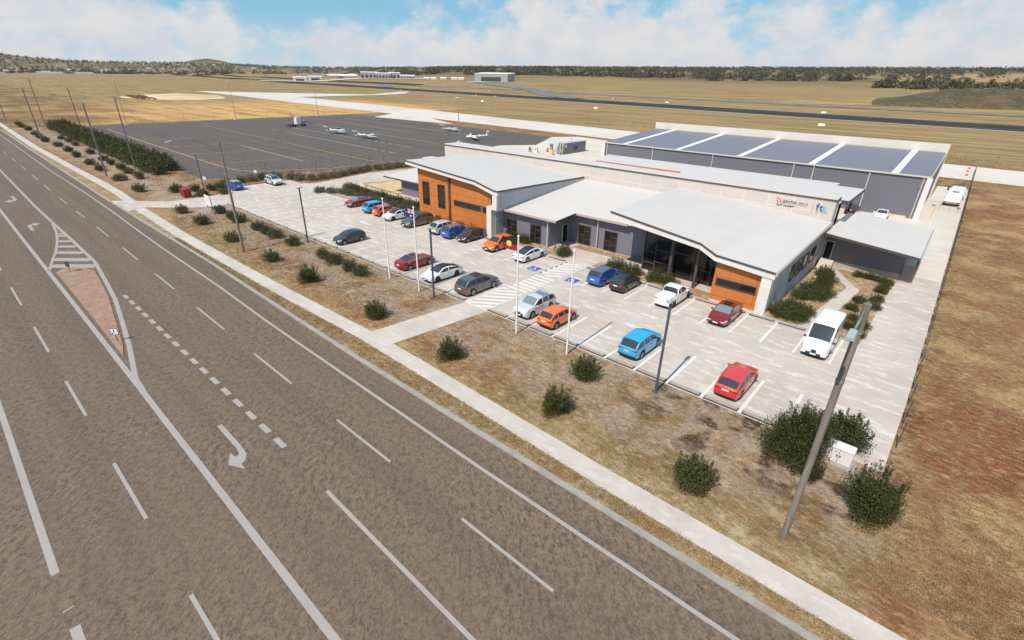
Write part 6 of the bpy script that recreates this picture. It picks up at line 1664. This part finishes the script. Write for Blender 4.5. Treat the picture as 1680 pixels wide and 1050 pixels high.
mb = MB(); mb.add([(-33, -.45, 12), (-34, -.45, 13), (-41, -.3, 18), (-40, -.3, 16)], [(0, 1, 2, 3)]); mb.build('brush_stroke', AW, fn)
MB().box(-36, -24, -3.05, -2.4, 4.8, 5.6).build('tail_band', M('livery_red', (.45, .06, .05), .5), root)
for yy, xx in ((-12, 5), (-21, -3), (12, 5), (21, -3)): MB().cyl((xx - 3, yy, 3.6), (xx + 3, yy, 3.6), 1.3, 1.5, 12).build('engine', GALV, root, smooth=True)
for xx, yy in ((34, 0), (-2, -5), (-2, 5)): mb = MB(); mb.cyl((xx, yy, 5), (xx, yy, .6), .3, n=6); mb.cyl((xx, yy - .6, .7), (xx, yy + .6, .7), .7, n=10); mb.build('landing_gear', GALV, root)
# far houses on the left rise
hs = random.Random(11)
HWm = M('house_wall', (.60, .55, .48), .7); HRm = [M('house_roof_pale', (.66, .62, .56), .6), M('house_roof_rust', (.34, .17, .11), .6), M('house_roof_grey', (.36, .36, .36), .6)]
hlist = [(83.6, 2300, 30), (82.9, 2350, 26), (81.4, 2250, 24), (80.0, 2600, 18), (79.2, 2650, 16), (78.6, 2620, 16), (77.8, 2600, 18), (76.9, 2700, 15), (76.1, 2680, 14), (74.6, 2800, 16), (73.6, 2850, 14), (72.4, 3100, 16), (71.6, 3200, 15), (70.9, 3250, 16), (70.2, 3260, 15), (69.6, 3230, 14), (68.8, 3200, 16), (67.7, 3000, 15), (66.4, 2900, 16), (52.3, 2500, 26), (35.0, 2700, 24)]
for i, (a, r, w) in enumerate(hlist):
    if a > 60: r *= 1.28; w *= 1.25
    x, y, z = az_place(a, r); root = empty('farm_house', (x, y, z - .4), R(a + hs.uniform(-20, 20))); tag(root, ORD[i] + ' distant house from the left below the skyline', 'house', 'distant houses on the rise')
    d = w * .5; MB().box(-w / 2, w / 2, 0, d, 0, 5.2).build('wall', HWm, root)
    mb = MB(); mb.add([(-w / 2 - .5, -.5, 5.21), (w / 2 + .5, -.5, 5.21), (w / 2 + .5, d + .5, 5.21), (-w / 2 - .5, d + .5, 5.21), (-w / 2 - .5, d / 2, 8), (w / 2 + .5, d / 2, 8)], [(0, 1, 5, 4), (2, 3, 4, 5), (0, 4, 3), (1, 2, 5), (3, 2, 1, 0)]); mb.build('roof', HRm[i % 3], root)
x, y, z = az_place(80.3, 2500); o = MB().box(-78, 78, 0, 12, 0, 6).build('long_shed', FW_); o.location = (x, y, z - .3); o.rotation_euler = (0, 0, R(80.9)); tag(o, 'long low white shed at the left below the hills', 'shed')

# ------------------------------------------------------------ far trees
def tree_mesh(seed, h=12, w=8, n=300, mat=FARL):
    rs = np.random.RandomState(seed); out = []
    for i in range(9):
        a = rs.uniform(0, 6.28); q = rs.uniform(.1, .75); c = np.array([np.cos(a) * q * w / 2, np.sin(a) * q * w / 2, h * rs.uniform(.22, .84)])
        m_ = n // 9; d = rs.normal(size=(m_, 3)); d /= np.linalg.norm(d, axis=1)[:, None]; out.append(c + d * np.array([w * .22, w * .22, h * .13]) * rs.uniform(.5, 1.1, m_)[:, None])
    p = np.concatenate(out); me = leaf_mesh('crown', p, 1.15, seed, mat, .8)
    mb = MB(); mb.tube([(0, 0, 0), (.2, 0, h * .4), (0, .2, h * .75)], [.35, .25, .1], 6)
    for k in range(4): a = k * 1.6 + seed; mb.tube([(.1, 0, h * .35), (math.cos(a) * w * .25, math.sin(a) * w * .25, h * .6)], [.15, .06], 5)
    o = mb.build('trunk', BARK); t_ = o.data; bpy.data.objects.remove(o); return me, t_, p
TM = [tree_mesh(20 + i, 11 + i % 3 * 2, 8 + (i * 2) % 5) for i in range(6)]
tr = random.Random(5); TP = []
GT = 'scattered gum trees beyond the runway'
def far_tree(az, r, s, lb):
    x, y, z = az_place(az, r); k = tr.randrange(6); TP.append((x, y, z, s)); root = empty('gum_tree', (x, y, z - .3), tr.uniform(0, 6.28)); root.scale = (s * 1.5, s * 1.5, s * 1.35 * tr.uniform(.85, 1.15)); tag(root, lb, 'tree', GT)
    o = bpy.data.objects.new('crown', TM[k][0]); C.objects.link(o); o.parent = root
    o = bpy.data.objects.new('trunk', TM[k][1]); C.objects.link(o); o.parent = root
bands = []
# (az range, r range, count, description of place)
for a0, a1, r0, r1, n_, lb in ((48, 57, 1750, 2050, 34, 'olive gum tree in the belt behind the far terminal'), (33, 46, 1500, 1850, 52, 'olive gum tree in the belt behind the square far hangar'),
                               (22, 34, 1450, 1750, 42, 'olive gum tree in the belt right of the far hangar'), (10, 22, 1350, 1650, 48, 'olive gum tree in the belt above the near hangar'),
                               (-3, 8, 1050, 1350, 44, 'olive gum tree in the belt behind the grassy mound'), (64, 75, 2500, 3400, 28, 'dark tree in the paddocks below the round hill'),
                               (75, 84.5, 2500, 3300, 36, 'dark tree in the paddocks at the left end of the horizon')):
    for i in range(n_):
        # clumps
        c = tr.choice(range(6)); a = a0 + (a1 - a0) * ((c + tr.gauss(.5, .32)) / 6)
        far_tree(a, tr.uniform(r0, r1), tr.uniform(.7, 1.25), lb)
# dense woods on the skyline: nobody could count these
ps = []; 
for i in range(11000):
    az = tr.uniform(-6, 87); lay = tr.random(); r = 1750 + 1300 * lay ** .8 if az < 50 else (2150 + 1700 * lay if az < 60 else 2900 + 1650 * lay)
    gap = .5 + .5 * math.sin(az * 1.9 + 1.3 * math.sin(az * .7)) * math.cos(az * .43)
    if 50 < az and tr.random() < .30: continue
    if lay < .70 and tr.random() > gap * .8: continue
    x, y, z = az_place(az, r); ps.append((x, y, z, tr.uniform(.9, 1.9) * (.85 if az > 60 else 1.)))
base = np.array(TM[0][2]); pts = []
rs = np.random.RandomState(3)
for x, y, z, s in ps:
    n_ = 26; q = base[rs.randint(0, len(base), n_)] * np.array([1.1, 1.1, 1.0]) * s; pts.append(q + np.array([x, y, z - 1.5]))
for x, y, z, s in TP:
    for k in range(7):
        a = tr.uniform(0, 6.28); d_ = tr.uniform(2, 20); xx = x + d_ * math.cos(a); yy = y + d_ * math.sin(a)
        n_ = 22; pts.append(rs.normal(size=(n_, 3)) * np.array([3.4, 3.4, 1.9]) * s + np.array([xx, yy, terrain(xx, yy) + 3.2 * s]))
me = leaf_mesh('far_woods', np.concatenate(pts), 3.6, 9, leaf_mat('far_wood_leaf', (.050, .056, .030), (.080, .078, .040), (.15, .125, .065)), .85)
o = bpy.data.objects.new('far_woods', me); C.objects.link(o); tag(o, 'dark belt of woodland along the whole horizon', 'woodland', None, 'stuff')

# grassy mound on the right
mb = MB(); nx, ny = 40, 14; vs = []; fs = []
for j in range(ny + 1):
    for i in range(nx + 1):
        u = i / nx; v = j / ny; x = lerp(-80, 160, u); y = lerp(512, 596, v); e = sst(0, .22, u) * sst(1, .9, u) if False else sst(0, .26, u)
        hgt = 9.5 * e * math.sin(math.pi * min(1, max(0, v))) ** .7 if 0 < v < 1 else 0
        vs.append((x, y, terrain(x, y) - .2 + hgt + .8 * math.sin(i * 1.3) * math.sin(j * 2.1) * (1 if 0 < v < 1 else 0) * e))
for j in range(ny):
    for i in range(nx): a = j * (nx + 1) + i; fs.append((a, a + 1, a + nx + 2, a + nx + 1))
mb.add(vs, fs); o = mb.build('grassy_mound', M('mound_grass', (.070, .060, .026), .95, var=[(.09, (.125, .088, .040), .42, .60), (.5, (.040, .040, .016), .46, .62), (.03, (.14, .075, .036), .55, .7)], bump=[(.8, 1.0), (.25, .8)]), smooth=True); tag(o, kind='structure')
# radio masts
for i, (az, r, h) in enumerate(((48.2, 330, 17), (49.0, 370, 16))):
    x, y, z = az_place(az, r); root = empty('radio_mast', (x, y, z)); tag(root, ['thin lattice mast standing behind the tall apron mast', 'shorter thin mast left of the lattice mast'][i], 'mast')
    MB().cyl((0, 0, 0), (0, 0, h), .12, .06, 6).build('pole', GALV, root); MB().tube([(-1.6, 0, h * .93), (1.6, 0, h * .93)], .05, 5).build('cross_arm', GALV, root)

# ------------------------------------------------------------ haze
hm = bpy.data.materials.new('haze'); hm.use_nodes = True
t = NT(hm.node_tree); t.n.clear(); o_ = t.new('ShaderNodeOutputMaterial'); pv = t.new('ShaderNodeVolumePrincipled')
pv.inputs['Color'].default_value = (.86, .90, .96, 1); pv.inputs['Density'].default_value = .000028; pv.inputs['Anisotropy'].default_value = .2
t.l.new(pv.outputs[0], o_.inputs['Volume'])
hz_box = MB().box(-7300, 7300, -7300, 7300, -8, 190).build('haze', hm)
hz_box['label'] = 'thin pale haze that softens the far hills and trees'; hz_box['kind'] = 'stuff'; hz_box['category'] = 'haze'

# ------------------------------------------------------------ dry grass tufts on the near verges
def tufts():
    rs = np.random.RandomState(21); P = []
    fy = lambda x: interp(FP, x)
    def addp(n, x0, x1, yf, ok):
        x = rs.uniform(x0, x1, n)
        for xi in x:
            y = yf(xi)
            if ok(xi, y): P.append((xi, y))
    okk = lambda x, y: not (-34.4 < x < -29.4) and not (-1.6 < x < .7 and 29.1 < y < 30.6) and not (x < -86 and y > 20) and y < 30.4
    addp(9000, -75, 8, lambda x: rs.uniform(17.75, fy(x) - .78), lambda x, y: True)
    addp(26000, -86, 9, lambda x: rs.uniform(fy(x) + .80, 30.3), okk)
    addp(26000, 2.3, 16, lambda x: 22 + 80 * rs.uniform(0, 1) ** 1.5, lambda x, y: True)
    P = np.array(P); n = len(P); k = 5
    Q = np.repeat(P, k, 0) + rs.normal(size=(n * k, 2)) * .10
    z = rs.uniform(.015, .075, n * k)
    return np.column_stack([Q, z])
TUFT = leaf_mat('dry_grass_blade', (.33, .235, .105), (.20, .13, .058), (.43, .335, .18))
me = leaf_mesh('dry_grass', tufts(), .10, 5, TUFT, .20, .6)
o = bpy.data.objects.new('dry_grass', me); C.objects.link(o); tag(o, 'straw coloured dry grass tufts on the verge and the right paddock', 'grass', None, 'stuff')
